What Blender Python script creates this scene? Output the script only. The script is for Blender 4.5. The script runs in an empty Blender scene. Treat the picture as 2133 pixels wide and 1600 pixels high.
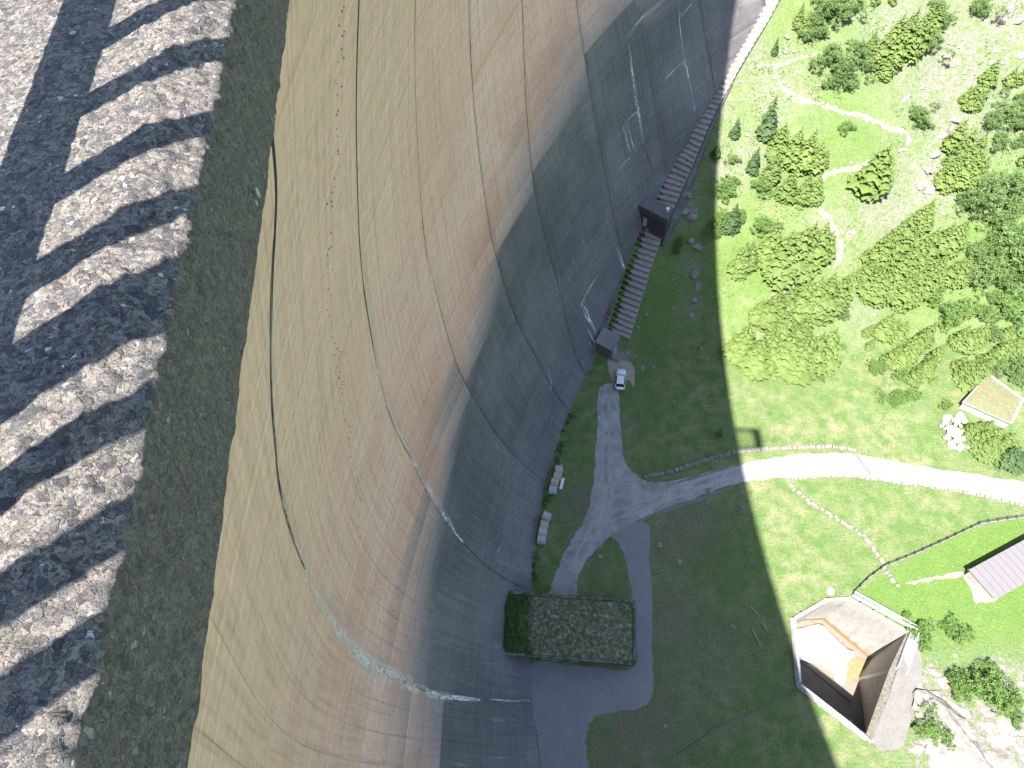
import bpy, math, random
import numpy as np
from mathutils import Matrix, Vector
from mathutils.geometry import tessellate_polygon
random.seed(7); rng = np.random.default_rng(7)
sc = bpy.context.scene
COL = sc.collection
# ------------------------------------------------------------------ camera, sky, sun, exposure
FPX, W0, H0, CAMZ = 1450.0, 2133.0, 1600.0, 150.0
NAD = (1165.0, 1700.0)
_n = np.array([NAD[0]-W0/2, -(NAD[1]-H0/2), -FPX]); _n /= np.linalg.norm(_n)
_up = -_n
_Y = np.array([0, 1, 0.0]); _Y = _Y-_up*(_Y@_up); _Y /= np.linalg.norm(_Y)
RM = np.array([np.cross(_Y, _up), _Y, _up])
cd = bpy.data.cameras.new('camera'); cam = bpy.data.objects.new('camera', cd); COL.objects.link(cam)
m4 = Matrix.Identity(4)
for i in range(3):
    for j in range(3): m4[i][j] = RM[i, j]
m4[2][3] = CAMZ
cam.matrix_world = m4
cd.sensor_width = 36; cd.lens = FPX/W0*36; cd.clip_start = 0.02; cd.clip_end = 5000
sc.camera = cam
SUNV = np.array([0.322, 0.525, -1.0])          # the way the sunlight travels
w = bpy.data.worlds.new('World'); sc.world = w; w.use_nodes = True
nt = w.node_tree; bg = nt.nodes['Background']
sky = nt.nodes.new('ShaderNodeTexSky'); sky.sky_type = 'NISHITA'; sky.sun_disc = False
sky.sun_elevation = math.atan2(1, math.hypot(SUNV[0], SUNV[1]))
sky.sun_rotation = math.atan2(-SUNV[0], -SUNV[1]) % (2*math.pi)
sky.altitude = 1500; sky.air_density = 1.0; sky.dust_density = 1.6; sky.ozone_density = 0.7
nt.links.new(sky.outputs[0], bg.inputs[0]); bg.inputs[1].default_value = 0.145
sl = bpy.data.lights.new('sun', 'SUN'); so = bpy.data.objects.new('sun', sl); COL.objects.link(so)
so.rotation_euler = Vector(SUNV).to_track_quat('-Z', 'Y').to_euler()
sl.energy = 5.0; sl.angle = math.radians(0.53); sl.color = (1.0, 0.955, 0.89)
so.location = (-50, -80, 260)
sc.view_settings.view_transform = 'Standard'; sc.view_settings.look = 'None'
sc.view_settings.exposure = 2.0; sc.view_settings.gamma = 1; sc.view_settings.use_curve_mapping = False
sc.cycles.max_bounces = 6; sc.cycles.diffuse_bounces = 4; sc.cycles.transparent_max_bounces = 12

# ------------------------------------------------------------------ helpers
def tag(o, label=None, cat=None, group=None, kind=None):
    if label: o['label'] = label
    if cat: o['category'] = cat
    if group: o['group'] = group
    if kind: o['kind'] = kind
    return o
def empty(name, loc=(0, 0, 0), rz=0.0):
    o = bpy.data.objects.new(name, None); COL.objects.link(o); o.location = loc; o.rotation_euler = (0, 0, rz)
    o.empty_display_size = .3
    return o
def rawmesh(name, V, F, mat=None, smooth=False, uv=None, mats=None, mi=None, attrs=None):
    me = bpy.data.meshes.new(name)
    if isinstance(F, np.ndarray):
        V = np.asarray(V, np.float32); n, k = F.shape
        me.vertices.add(len(V)); me.vertices.foreach_set('co', V.ravel())
        me.loops.add(n*k); me.loops.foreach_set('vertex_index', F.astype(np.int32).ravel())
        me.polygons.add(n); me.polygons.foreach_set('loop_start', np.arange(0, n*k, k, dtype=np.int32))
        me.polygons.foreach_set('loop_total', np.full(n, k, np.int32))
        me.update(calc_edges=True)
    else:
        me.from_pydata([tuple(map(float, v)) for v in V], [], [tuple(map(int, f)) for f in F]); me.update()
    for m in (mats or ([mat] if mat else [])): me.materials.append(m)
    if mi is not None: me.polygons.foreach_set('material_index', np.asarray(mi, np.int32))
    if smooth: me.polygons.foreach_set('use_smooth', np.ones(len(me.polygons), bool))
    if uv is not None:
        ul = me.uv_layers.new(name='UVMap'); vi = np.empty(len(me.loops), np.int32)
        me.loops.foreach_get('vertex_index', vi)
        ul.data.foreach_set('uv', np.asarray(uv, np.float32)[vi].ravel())
    for k, a in (attrs or {}).items():
        at_ = me.attributes.new(k, 'FLOAT', 'POINT'); at_.data.foreach_set('value', np.asarray(a, np.float32).ravel())
    return me
def obj(name, V, F, mat=None, parent=None, **kw):
    o = bpy.data.objects.new(name, rawmesh(name, V, F, mat, **kw)); COL.objects.link(o)
    if parent is not None: o.parent = parent
    return o
def inst(name, me, loc, rot=(0, 0, 0), scale=(1, 1, 1), parent=None):
    o = bpy.data.objects.new(name, me); COL.objects.link(o)
    o.location = loc; o.rotation_euler = rot; o.scale = scale
    if parent is not None: o.parent = parent
    return o
class MB:
    def __init__(s): s.V = []; s.F = []
    def add(s, V, F):
        b = len(s.V); s.V += [tuple(v) for v in V]; s.F += [tuple(i+b for i in f) for f in F]; return s
    def box(s, lo, hi, bev=0.0):
        x0, y0, z0 = lo; x1, y1, z1 = hi
        return s.add([(x0,y0,z0),(x1,y0,z0),(x1,y1,z0),(x0,y1,z0),(x0,y0,z1),(x1,y0,z1),(x1,y1,z1),(x0,y1,z1)],
                     [(0,3,2,1),(4,5,6,7),(0,1,5,4),(1,2,6,5),(2,3,7,6),(3,0,4,7)])
    def prism(s, P, z0, z1):
        n = len(P); zz0 = z0 if hasattr(z0, '__len__') else [z0]*n; zz1 = z1 if hasattr(z1, '__len__') else [z1]*n
        a = sum(P[i][0]*P[(i+1) % n][1]-P[(i+1) % n][0]*P[i][1] for i in range(n))
        idx = list(range(n)) if a > 0 else list(range(n))[::-1]
        P = [P[i] for i in idx]; zz0 = [zz0[i] for i in idx]; zz1 = [zz1[i] for i in idx]
        V = [(p[0], p[1], z) for p, z in zip(P, zz0)]+[(p[0], p[1], z) for p, z in zip(P, zz1)]
        return s.add(V, [tuple(range(n))[::-1], tuple(range(n, 2*n))]+[(i, (i+1) % n, (i+1) % n+n, i+n) for i in range(n)])
    def tube(s, pts, r, n=8, cap=True):
        pts = [Vector(p) for p in pts]; rings = []
        for i, p in enumerate(pts):
            d = (pts[min(i+1, len(pts)-1)]-pts[max(i-1, 0)]).normalized()
            a = d.cross(Vector((0, 0, 1)));
            if a.length < .05: a = d.cross(Vector((1, 0, 0)))
            a.normalize(); b = d.cross(a)
            rr = r[i] if hasattr(r, '__len__') else r
            rings.append([p+a*(math.cos(t)*rr)+b*(math.sin(t)*rr) for t in [2*math.pi*k/n for k in range(n)]])
        V = [v for R_ in rings for v in R_]; F = []
        for i in range(len(pts)-1):
            for k in range(n): F.append((i*n+k, i*n+(k+1) % n, (i+1)*n+(k+1) % n, (i+1)*n+k))
        if cap: F.append(tuple(range(n))[::-1]); F.append(tuple(range((len(pts)-1)*n, len(pts)*n)))
        return s.add(V, F)
    def build(s, name, mat, parent=None, **kw): return obj(name, s.V, s.F, mat, parent, **kw)
def vnoise(x, y, sc_, seed=0, octv=3):
    x = np.asarray(x, float)/sc_; y = np.asarray(y, float)/sc_; out = 0; amp = 1; tot = 0
    for o in range(octv):
        xi = np.floor(x).astype(np.int64); yi = np.floor(y).astype(np.int64); fx = x-xi; fy = y-yi
        fx = fx*fx*(3-2*fx); fy = fy*fy*(3-2*fy)
        def h(a, b):
            n = (a*374761393+b*668265263+(seed+o*17)*1442695041) & 0xffffffff
            n = ((n ^ (n >> 13))*1274126177) & 0xffffffff
            return ((n ^ (n >> 16)) & 0xffff)/65535.0
        out = out+amp*(h(xi, yi)*(1-fx)*(1-fy)+h(xi+1, yi)*fx*(1-fy)+h(xi, yi+1)*(1-fx)*fy+h(xi+1, yi+1)*fx*fy)
        tot += amp; amp *= .5; x = x*2.03+11.3; y = y*2.03+5.7
    return out/tot
def sstep(a, b, x):
    t = np.clip((x-a)/(b-a), 0, 1); return t*t*(3-2*t)
def ray(px, py):
    d = RM@np.array([px-W0/2, -(py-H0/2), -FPX]); return d/-d[2]      # per metre of drop
def flat(px, py, z=0.0):
    d = ray(px, py); return np.array([d[0]*(CAMZ-z), d[1]*(CAMZ-z), z])
def inpoly(x, y, P):
    x = np.asarray(x, float); y = np.asarray(y, float); c = np.zeros(x.shape, bool); n = len(P)
    for i in range(n):
        x0, y0 = P[i][:2]; x1, y1 = P[i-1][:2]
        with np.errstate(divide='ignore', invalid='ignore'):
            k = ((y0 > y) != (y1 > y)) & (x < (x1-x0)*(y-y0)/((y1-y0) if y1 != y0 else 1e-9)+x0)
        c ^= k
    return c
def pdist(x, y, P):
    d = np.full(np.shape(x), 1e9)
    for i in range(len(P)-1):
        ax, ay = P[i][:2]; bx, by = P[i+1][:2]; vx, vy = bx-ax, by-ay; L = vx*vx+vy*vy+1e-9
        t = np.clip(((x-ax)*vx+(y-ay)*vy)/L, 0, 1); d = np.minimum(d, np.hypot(x-ax-t*vx, y-ay-t*vy))
    return d
def spline(P, n=6, closed=False):
    P = [np.array(p, float) for p in P]; N = len(P); out = []
    R_ = range(N) if closed else range(N-1)
    for i in R_:
        p0 = P[(i-1) % N] if closed or i > 0 else P[0]; p1 = P[i]; p2 = P[(i+1) % N]
        p3 = P[(i+2) % N] if closed or i+2 < N else P[-1]
        for k in range(n):
            t = k/n; out.append(.5*((2*p1)+(-p0+p2)*t+(2*p0-5*p1+4*p2-p3)*t*t+(-p0+3*p1-3*p2+p3)*t**3))
    if not closed: out.append(P[-1])
    return out

# ------------------------------------------------------------------ materials
class NB:
    def __init__(s, name, rough=.85, spec=.25):
        s.m = bpy.data.materials.new(name); s.m.use_nodes = True; s.t = s.m.node_tree
        s.b = s.t.nodes['Principled BSDF']; s.b.inputs['Roughness'].default_value = rough
        s.b.inputs['Specular IOR Level'].default_value = spec; s._c = None
    def N(s, t, **k):
        n = s.t.nodes.new(t)
        for a, b in k.items(): setattr(n, a, b)
        return n
    def L(s, a, b): s.t.links.new(a, b)
    def co(s, kind='Object', sc_=(1, 1, 1), rot=(0, 0, 0)):
        tc = s.N('ShaderNodeTexCoord'); mp = s.N('ShaderNodeMapping')
        mp.inputs['Scale'].default_value = sc_; mp.inputs['Rotation'].default_value = rot
        s.L(tc.outputs[kind], mp.inputs[0]); return mp.outputs[0]
    def pos(s, sc_=(1, 1, 1)):
        g = s.N('ShaderNodeNewGeometry'); mp = s.N('ShaderNodeMapping'); mp.inputs['Scale'].default_value = sc_
        s.L(g.outputs['Position'], mp.inputs[0]); return mp.outputs[0]
    def noise(s, v, scale, det=4, rough=.6, dist=0.0):
        n = s.N('ShaderNodeTexNoise'); n.inputs['Scale'].default_value = scale; n.inputs['Detail'].default_value = det
        n.inputs['Roughness'].default_value = rough; n.inputs['Distortion'].default_value = dist
        s.L(v, n.inputs['Vector']); return n.outputs['Fac']
    def voro(s, v, scale, feat='F1', out='Distance', rnd=1.0):
        n = s.N('ShaderNodeTexVoronoi'); n.feature = feat; n.inputs['Scale'].default_value = scale
        n.inputs['Randomness'].default_value = rnd; s.L(v, n.inputs['Vector']); return n.outputs[out]
    def ramp(s, f, stops, interp='LINEAR'):
        r = s.N('ShaderNodeValToRGB'); e = r.color_ramp.elements; r.color_ramp.interpolation = interp
        while len(e) < len(stops): e.new(.5)
        for i, (p, c) in enumerate(stops):
            e[i].position = p; e[i].color = (*c, 1) if hasattr(c, '__len__') else (c, c, c, 1)
        s.L(f, r.inputs[0]); return r.outputs[0]
    def mix(s, f, a, b, mode='MIX'):
        n = s.N('ShaderNodeMix', data_type='RGBA', blend_type=mode)
        for i, v in ((0, f), (6, a), (7, b)):
            if isinstance(v, (int, float)): n.inputs[i].default_value = v
            elif isinstance(v, tuple): n.inputs[i].default_value = (*v, 1)
            else: s.L(v, n.inputs[i])
        return n.outputs[2]
    def math(s, op, a, b=0.0, clamp=False):
        n = s.N('ShaderNodeMath', operation=op, use_clamp=clamp)
        for i, v in ((0, a), (1, b)):
            if isinstance(v, (int, float)): n.inputs[i].default_value = v
            else: s.L(v, n.inputs[i])
        return n.outputs[0]
    def attr(s, name):
        n = s.N('ShaderNodeAttribute'); n.attribute_name = name; return n.outputs['Fac']
    def col(s, c):
        if isinstance(c, tuple): s.b.inputs['Base Color'].default_value = (*c, 1)
        else: s.L(c, s.b.inputs['Base Color'])
        return s
    def bump(s, h, dist=.02, strength=1.0):
        n = s.N('ShaderNodeBump'); n.inputs['Distance'].default_value = dist; n.inputs['Strength'].default_value = strength
        s.L(h, n.inputs['Height'])
        if s._c is not None: s.L(s._c, n.inputs['Normal'])
        s._c = n.outputs[0]; s.L(s._c, s.b.inputs['Normal']); return s
def simple(name, c, rough=.7, var=.25, scale=2.0, spec=.25, metal=0.0, bump=.01):
    n = NB(name, rough, spec); v = n.co(); f = n.noise(v, scale, 5)
    n.col(n.mix(f, tuple(x*(1-var) for x in c), tuple(min(1, x*(1+var)) for x in c)))
    n.b.inputs['Metallic'].default_value = metal
    if bump: n.bump(n.noise(v, scale*6, 4), bump)
    return n.m

def m_concrete(name, c, dark=.55, scale=.35, moss=0.0, bumpd=.03):
    n = NB(name, .9, .2); v = n.pos()
    f = n.noise(v, scale, 6, .65); g = n.noise(v, scale*9, 5, .7); st = n.noise(n.pos((1, 1, .12)), 1.3, 4)
    c0 = n.mix(n.ramp(f, [(.3, 0.0), (.7, 1.0)]), tuple(x*dark for x in c), c)
    c1 = n.mix(.5, c0, n.ramp(g, [(.3, .35), (.65, 1.0)]), 'MULTIPLY')
    c1 = n.mix(n.ramp(st, [(.55, 0.0), (.72, .45)]), c1, tuple(x*.4 for x in c))
    if moss: c1 = n.mix(n.ramp(n.noise(v, 1.1, 5, .7), [(.62-moss*.3, 0.0), (.72-moss*.3, .9)]), c1, (.035, .05, .012))
    n.col(c1); n.bump(g, bumpd); return n.m
M_CONC = m_concrete('pale_concrete', (.30, .285, .265))
M_CONCD = m_concrete('dark_concrete', (.17, .165, .16))
M_CONCM = m_concrete('mossy_concrete', (.20, .19, .17), moss=.5)
M_CONCB = m_concrete('bright_concrete', (.36, .33, .30), dark=.8)
M_RUBBLE = m_concrete('rubble_concrete', (.27, .25, .21), dark=.35, scale=2.2, bumpd=.15)
M_WHITE = simple('white_paint_metal', (.62, .66, .70), .4, .1)
M_GALV = simple('galvanised_metal', (.42, .46, .50), .45, .15, metal=.3)
M_STEELD = simple('dark_steel', (.07, .07, .075), .5, .2)
M_BARK = simple('bark', (.09, .065, .045), .95, .4, 4)

# ------------------------------------------------------------------ dam face: r(phi, depth) round a vertical axis
CX, CY = 220.0, 22.0
CO = np.array([225.9707, 46.5692, 3.1364, -65.8226, 101.3002, -85.5446, -7.9298, 117.0984, -463.5488, 374.4599, 38.5772, 44.5345, -153.823, 10.2441])
def dam_r(ph, D):
    ph = np.clip(np.asarray(ph, float), -.42, 1.05); t = np.asarray(D, float)/150.0; r = 0; k = 0
    for i in (0, 1, 2):
        for j in range(6 if i == 0 else 4): r = r+CO[k]*ph**i*np.minimum(t, 1.04)**j; k += 1
    return r
def dam_p(ph, D, off=0.0):                                     # off: metres proud of the face, downstream
    r = dam_r(ph, D)-off
    return np.stack([CX-r*np.cos(ph), CY+r*np.sin(ph), 150.0-np.asarray(D, float)+0*r], -1)
def dam_at(px, py, Dmin=4):
    d = ray(px, py); D = np.linspace(Dmin, 152, 3000); x = d[0]*D; y = d[1]*D
    s = dam_r(np.arctan2(y-CY, CX-x), D)-np.hypot(x-CX, y-CY); i = np.where(s[:-1]*s[1:] < 0)[0]
    if len(i) == 0: return None
    k = i[0]; return math.atan2(y[k]-CY, CX-x[k]), D[k]

# ------------------------------------------------------------------ terrain
ROAD_C = [flat(*p)[:2] for p in [(1260, 830), (1265, 950), (1280, 1050), (1400, 1020), (1540, 985), (1700, 968), (1850, 985), (2133, 1028), (2400, 1080)]]
YARD_C = [flat(*p)[:2] for p in [(1280, 1050), (1190, 1200), (1330, 1150), (1335, 1400), (1180, 1550)]]
PIT = [flat(*p)[:2] for p in [(1648, 1289), (1722, 1247), (1771, 1243), (1900, 1322), (1893, 1437), (1862, 1530), (1826, 1546), (1662, 1426)]]
def softp(t, k=3.0): return np.where(t > 12*k, t, k*np.log1p(np.exp(np.clip(t/k, -30, 12))))
def hgt(x, y):
    x = np.asarray(x, float); y = np.asarray(y, float)
    h = .65*softp(y-107, 2.0)+.55*softp(y-195, 5)+.65*softp(-66-y, 2.0)+.4*softp(-110-y, 5)
    slope = sstep(105, 125, y)*sstep(48, 75, x+.0*y)
    h = h+slope*(vnoise(x, y, 26, 1)-.5)*7+sstep(100, 125, y)*(vnoise(x, y, 5, 2)-.5)*1.1
    near = np.minimum(pdist(x, y, ROAD_C), pdist(x, y, YARD_C))
    mead = sstep(5, 14, near)*sstep(12, 30, x)*(1-inpoly(x, y, PIT))
    h = h+mead*(vnoise(x, y, 9, 5)-.5)*.35
    riv = sstep(86, 100, x+.25*y)*(1-sstep(14, 30, y-.10*(x-110)))*sstep(-60, -30, y)
    h = h-riv*(2.2+2.6*vnoise(x, y, 7, 9, 4))
    return np.where(h > 420, 420, h)
def ground(px, py):
    d = ray(px, py); t = np.linspace(60, 158, 1500); X = d[0]*t; Y = d[1]*t
    s = (CAMZ-t)-hgt(X, Y); i = np.where(s < 0)[0]
    k = i[0] if len(i) else -1
    a, b = t[k-1], t[k]; f = s[k-1]/(s[k-1]-s[k]+1e-9); tt = a+(b-a)*f
    return np.array([d[0]*tt, d[1]*tt, CAMZ-tt])
def gp(pts): return [ground(*p) for p in pts]

def axis(lo, hi, step, far):
    a = list(np.arange(lo, hi+.01, step)); s = step
    p = lo
    while p > -far: s *= 1.25; p -= s; a.insert(0, p)
    p = hi; s = step
    while p < far: s *= 1.25; p += s; a.append(p)
    return np.array(a)
gx = axis(-12, 215, .75, 1500); gy = axis(-2, 215, .75, 1500)
GX, GY = np.meshgrid(gx, gy, indexing='ij'); GZ = hgt(GX, GY)
GZ = np.where((GX < -60) & (np.abs(GY-20) < 2000), GZ, GZ)
V = np.stack([GX, GY, GZ], -1).reshape(-1, 3)
nx, ny = len(gx), len(gy); I = np.arange(nx*ny).reshape(nx, ny)
F = np.stack([I[:-1, :-1], I[1:, :-1], I[1:, 1:], I[:-1, 1:]], -1).reshape(-1, 4)
fc = V[F].mean(1); F = F[~inpoly(fc[:, 0], fc[:, 1], PIT)]
# bare-earth amount: worn patches whose shapes belong to the ground
def blob(px, py, r): p = flat(px, py); return p[0], p[1], r
fx, fy = V[:, 0], V[:, 1]
bare = np.zeros(len(V))
for px, py, r, a in [(1390, 1300, 11, .7), (1420, 1450, 12, .4), (1300, 1580, 16, .6), (1400, 1130, 9, .6), (1215, 1050, 5, 1.0), (1500, 1360, 9, .45), (1300, 890, 3, .6), (1430, 1080, 8, .8), (1205, 1130, 3.5, .8), (1250, 1190, 3, .4), (1340, 1500, 10, .9)]:
    p = flat(px, py); bare = np.maximum(bare, a*np.exp(-((fx-p[0])**2+(fy-p[1])**2)/(r*r)))
rp = [(1900, 60, 14, .9), (2000, 150, 18, 1.0), (1950, 260, 10, .7), (1930, 380, 9, 1.0), (1850, 440, 9, .9), (1560, 330, 6, .7), (1620, 180, 9, .7), (1560, 120, 8, .7), (1740, 480, 7, .7), (1790, 640, 7, .5), (1510, 350, 6, .8), (1500, 240, 6, .6), (2100, 30, 10, 1.0), (1920, 1400, 3.5, 1.3), (1960, 1460, 6, 1.0), (2030, 1560, 12, 1.5), (2110, 1450, 7, 1.3), (1990, 1530, 8, 1.2), (1440, 640, 3, .9), (1440, 560, 3, .7), (1430, 430, 3.5, .9), (1430, 380, 3, .9), (2120, 1560, 12, 1.5)]
rock = np.zeros(len(V))
for px, py, r, a in rp:
    p = ground(px, py); rock = np.maximum(rock, a*np.exp(-((fx-p[0])**2+(fy-p[1])**2)/(r*r)))
lush = np.clip(sstep(100, 112, fy)*.45+inpoly(fx, fy, [flat(*p)[:2] for p in [(1775, 1238), (2000, 1110), (2300, 1040), (2300, 1700), (1850, 1600), (1900, 1320)]])*1.0, 0, 1)
n = NB('meadow_ground', .95, .1); v = n.pos()
big = n.noise(v, .07, 5, .6); mid = n.noise(v, .33, 5, .65); fine = n.noise(v, 2.2, 5, .75); vf = n.noise(v, 7.0, 3, .8)
c = n.ramp(big, [(.32, (.115, .160, .058)), (.5, (.165, .190, .088)), (.68, (.225, .215, .125))])
c = n.mix(n.ramp(mid, [(.38, 0.0), (.62, 1.0)]), c, (.090, .155, .045))
c = n.mix(n.attr('lush'), c, n.mix(mid, (.07, .14, .03), (.14, .21, .055)))
c = n.mix(n.ramp(n.noise(v, .55, 4), [(.60, 0.0), (.74, .55)]), c, (.20, .16, .095))
bf = n.math('MULTIPLY', n.attr('bare'), n.ramp(n.noise(v, .8, 5, .7), [(.3, .25), (.6, 1.3)]), True)
c = n.mix(bf, c, n.mix(fine, (.12, .105, .072), (.21, .185, .14)))
rf = n.math('MULTIPLY', n.attr('rock'), n.ramp(n.noise(v, .9, 6, .75), [(.42, .1), (.58, 1.4)]), True)
c = n.mix(rf, c, n.mix(n.noise(v, 1.6, 5, .7), (.115, .11, .085), (.26, .25, .225)))
c = n.mix(.8, c, n.ramp(fine, [(.25, .45), (.5, 1.0), (.75, 1.25)]), 'MULTIPLY')
c = n.mix(n.ramp(vf, [(.70, 0.0), (.76, .6)]), c, (.35, .36, .24))
n.col(c); n.bump(fine, .35); n.bump(n.noise(v, 9.0, 3), .06)
g = obj('ground', V, F, n.m, smooth=True, attrs={'bare': bare, 'rock': rock, 'lush': lush}); tag(g, kind='structure')
M_GROUND = n.m

# reservoir behind the dam and the stream below
n = NB('water', .06, .5); n.col((.012, .03, .03)); n.bump(n.noise(n.pos(), 1.5, 3), .02); M_WATER = n.m
ws = MB()
ph_ = np.linspace(-.9, 1.25, 40); pts = [dam_p(p, 14, -9.0) for p in ph_]
ws.V = [(*p[:2], 138.0) for p in pts]+[(-900.0, p[1]*3, 138.0) for p in pts]
ws.F = [(i, i+1, i+41, i+40) for i in range(39)]
o = ws.build('reservoir', M_WATER); tag(o, kind='structure')
rv = [ground(*p)[:2] for p in [(1890, 1560), (1960, 1500), (2133, 1500), (2500, 1450), (2600, 1700), (2100, 1750), (1880, 1700)]]
o = obj('stream', [(p[0], p[1], -4.1) for p in rv], [tuple(range(len(rv)))[::-1]], M_WATER); tag(o, kind='structure')

# ------------------------------------------------------------------ roads, paths
def sheet(name, outline, mat, dz, n=6, jit=.25, closed=True, smoothit=True, kind='structure', sub=True):
    P = spline(outline, n, True) if smoothit else [np.array(p) for p in outline]
    P = [np.array([p[0]+random.uniform(-jit, jit), p[1]+random.uniform(-jit, jit)]) for p in P]
    tri = tessellate_polygon([[Vector((p[0], p[1], 0)) for p in P]])
    Vv = [(p[0], p[1], float(hgt(p[0], p[1]))+dz) for p in P]; Ff = []
    for t in tri:
        a, b, c_ = [np.array(Vv[i][:2]) for i in t]
        Ff.append(t if (b[0]-a[0])*(c_[1]-a[1])-(b[1]-a[1])*(c_[0]-a[0]) > 0 else t[::-1])
    o = obj(name, Vv, Ff, mat); tag(o, kind=kind); return o
def ribbon(name, pts, wid, mat, dz, step=.6, jit=.12, cross=4, kind='structure', n=8, parent=None):
    P = np.array(spline([p[:2] for p in pts], n)); d = np.r_[0, np.cumsum(np.hypot(*np.diff(P, axis=0).T))]
    s = np.arange(0, d[-1], step); X = np.interp(s, d, P[:, 0]); Y = np.interp(s, d, P[:, 1])
    Wd = np.interp(s, np.linspace(0, d[-1], len(wid)), wid) if hasattr(wid, '__len__') else np.full(len(s), float(wid))
    tx = np.gradient(X); ty = np.gradient(Y); L = np.hypot(tx, ty)+1e-9; nx_, ny_ = -ty/L, tx/L
    Vv = []; m = cross+1
    for k in range(m):
        f = k/cross-.5; j = rng.uniform(-jit, jit, len(s)) if k in (0, cross) else 0
        Vv.append(np.stack([X+nx_*(Wd*f+j), Y+ny_*(Wd*f+j)], -1))
    Vv = np.stack(Vv, 1); Z = hgt(Vv[..., 0], Vv[..., 1])+dz-np.abs(np.linspace(-1, 1, m))**4*dz*.5
    Vv = np.concatenate([Vv, Z[..., None]], -1).reshape(-1, 3)
    J = np.arange(len(s)*m).reshape(len(s), m)
    Fq = np.stack([J[:-1, 1:], J[:-1, :-1], J[1:, :-1], J[1:, 1:]], -1).reshape(-1, 4)
    o = obj(name, Vv, Fq, mat, parent, smooth=True)
    if kind: tag(o, kind=kind)
    return o
n = NB('gravel_road', .95, .15); v = n.pos(); f = n.noise(v, .25, 6, .65); g_ = n.noise(v, 3.5, 5, .7); h = n.noise(v, .9, 5, .6, 1.5)
c = n.ramp(f, [(.3, (.18, .18, .18)), (.52, (.28, .28, .275)), (.7, (.38, .375, .36))])
c = n.mix(n.ramp(h, [(.55, 0.0), (.7, .5)]), c, (.12, .115, .10)); c = n.mix(.7, c, n.ramp(g_, [(.3, .6), (.6, 1.05)]), 'MULTIPLY')
n.col(c); n.bump(g_, .04); M_ROAD = n.m
n = NB('yard_asphalt', .9, .2); v = n.pos(); f = n.noise(v, .2, 6, .65); g_ = n.noise(v, 6, 5, .75)
c = n.mix(f, (.15, .155, .16), (.26, .265, .27)); c = n.mix(.8, c, n.ramp(g_, [(.3, .5), (.65, 1.1)]), 'MULTIPLY')
n.col(c); n.bump(g_, .03); M_YARD = n.m
n = NB('trail_earth', .95, .1); v = n.pos(); g_ = n.noise(v, 1.2, 6, .75)
n.col(n.ramp(g_, [(.3, (.12, .12, .065)), (.5, (.21, .19, .15)), (.7, (.33, .31, .28))])); n.bump(g_, .12); M_TRAIL = n.m
M_SAND = simple('sandy_apron', (.27, .235, .19), .95, .35, .8)
sheet('yard', [flat(*p) for p in [(1108, 1380), (1200, 1386), (1318, 1392), (1322, 1330), (1316, 1240), (1306, 1180), (1290, 1135), (1275, 1110), (1310, 1085), (1350, 1092), (1352, 1150), (1360, 1230), (1358, 1330), (1361, 1420), (1352, 1462), (1320, 1478), (1262, 1486), (1232, 1502), (1220, 1545), (1222, 1640), (1140, 1640), (1118, 1520), (1106, 1450)]], M_YARD, .012)
sheet('service_road', [flat(*p) for p in [(1246, 818), (1243, 900), (1238, 985), (1224, 1065), (1196, 1118), (1168, 1170), (1145, 1236), (1150, 1262), (1205, 1262), (1200, 1222), (1216, 1178), (1256, 1132), (1300, 1100), (1362, 1068), (1440, 1040), (1500, 1018), (1545, 1006), (1640, 993), (1760, 990), (1850, 1001), (2000, 1021), (2133, 1050), (2300, 1085), (2300, 1045), (2133, 1005), (2000, 985), (1880, 964), (1780, 946), (1700, 944), (1640, 949), (1560, 963), (1460, 988), (1390, 1004), (1350, 1003), (1320, 985), (1300, 955), (1293, 900), (1290, 830), (1284, 800), (1260, 800)]], M_ROAD, .03)
n = NB('shoulder_asphalt', .9, .2); v = n.pos(); n.col(n.mix(n.noise(v, 1.2, 6), (.20, .20, .21), (.30, .30, .30))); M_SHO = n.m
ribbon('road_shoulder', [flat(*p) for p in [(1650, 991), (1760, 985), (1850, 994), (2000, 1014), (2133, 1043), (2300, 1078)]], [1.0, 1.6, 1.5, 1.2, 1.0], M_SHO, .045)
sheet('sandy_apron', [flat(*p) for p in [(1268, 748), (1285, 744), (1298, 750), (1318, 760), (1322, 805), (1306, 790), (1296, 800), (1278, 800), (1268, 772)]], M_SAND, .04, 3)
0 and sheet('gravel_verge', [flat(*p) for p in [(1226, 985), (1232, 1010), (1222, 1055), (1200, 1085), (1188, 1070), (1196, 1030), (1205, 1000)]], M_SAND, .006, 4, .5)
TR = [[(1705, 113), (1665, 122), (1640, 130), (1618, 138), (1590, 136), (1572, 142)], [(1612, 138), (1620, 160), (1628, 180), (1660, 203), (1720, 222), (1780, 240), (1840, 262), (1880, 275), (1894, 290), (1886, 308), (1868, 316)],
      [(1860, 318), (1800, 345), (1760, 355), (1722, 364), (1708, 382), (1706, 410)], [(1704, 438), (1728, 455), (1736, 475), (1750, 515), (1746, 545), (1732, 562)], [(1655, 596), (1630, 608), (1600, 628)]]
for i, t in enumerate(TR):
    ribbon('trail', [ground(*p) for p in t], [.8, 1.3, 1.0, 1.2, .6] if i else [.6, .9, .5], M_TRAIL, .16, jit=.35)
M_TRK = simple('compacted_gravel', (.275, .27, .26), .95, .3, 1.2); M_TRD = simple('dark_tyre_band', (.15, .15, .145), .95, .35, 1.2)
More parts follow.
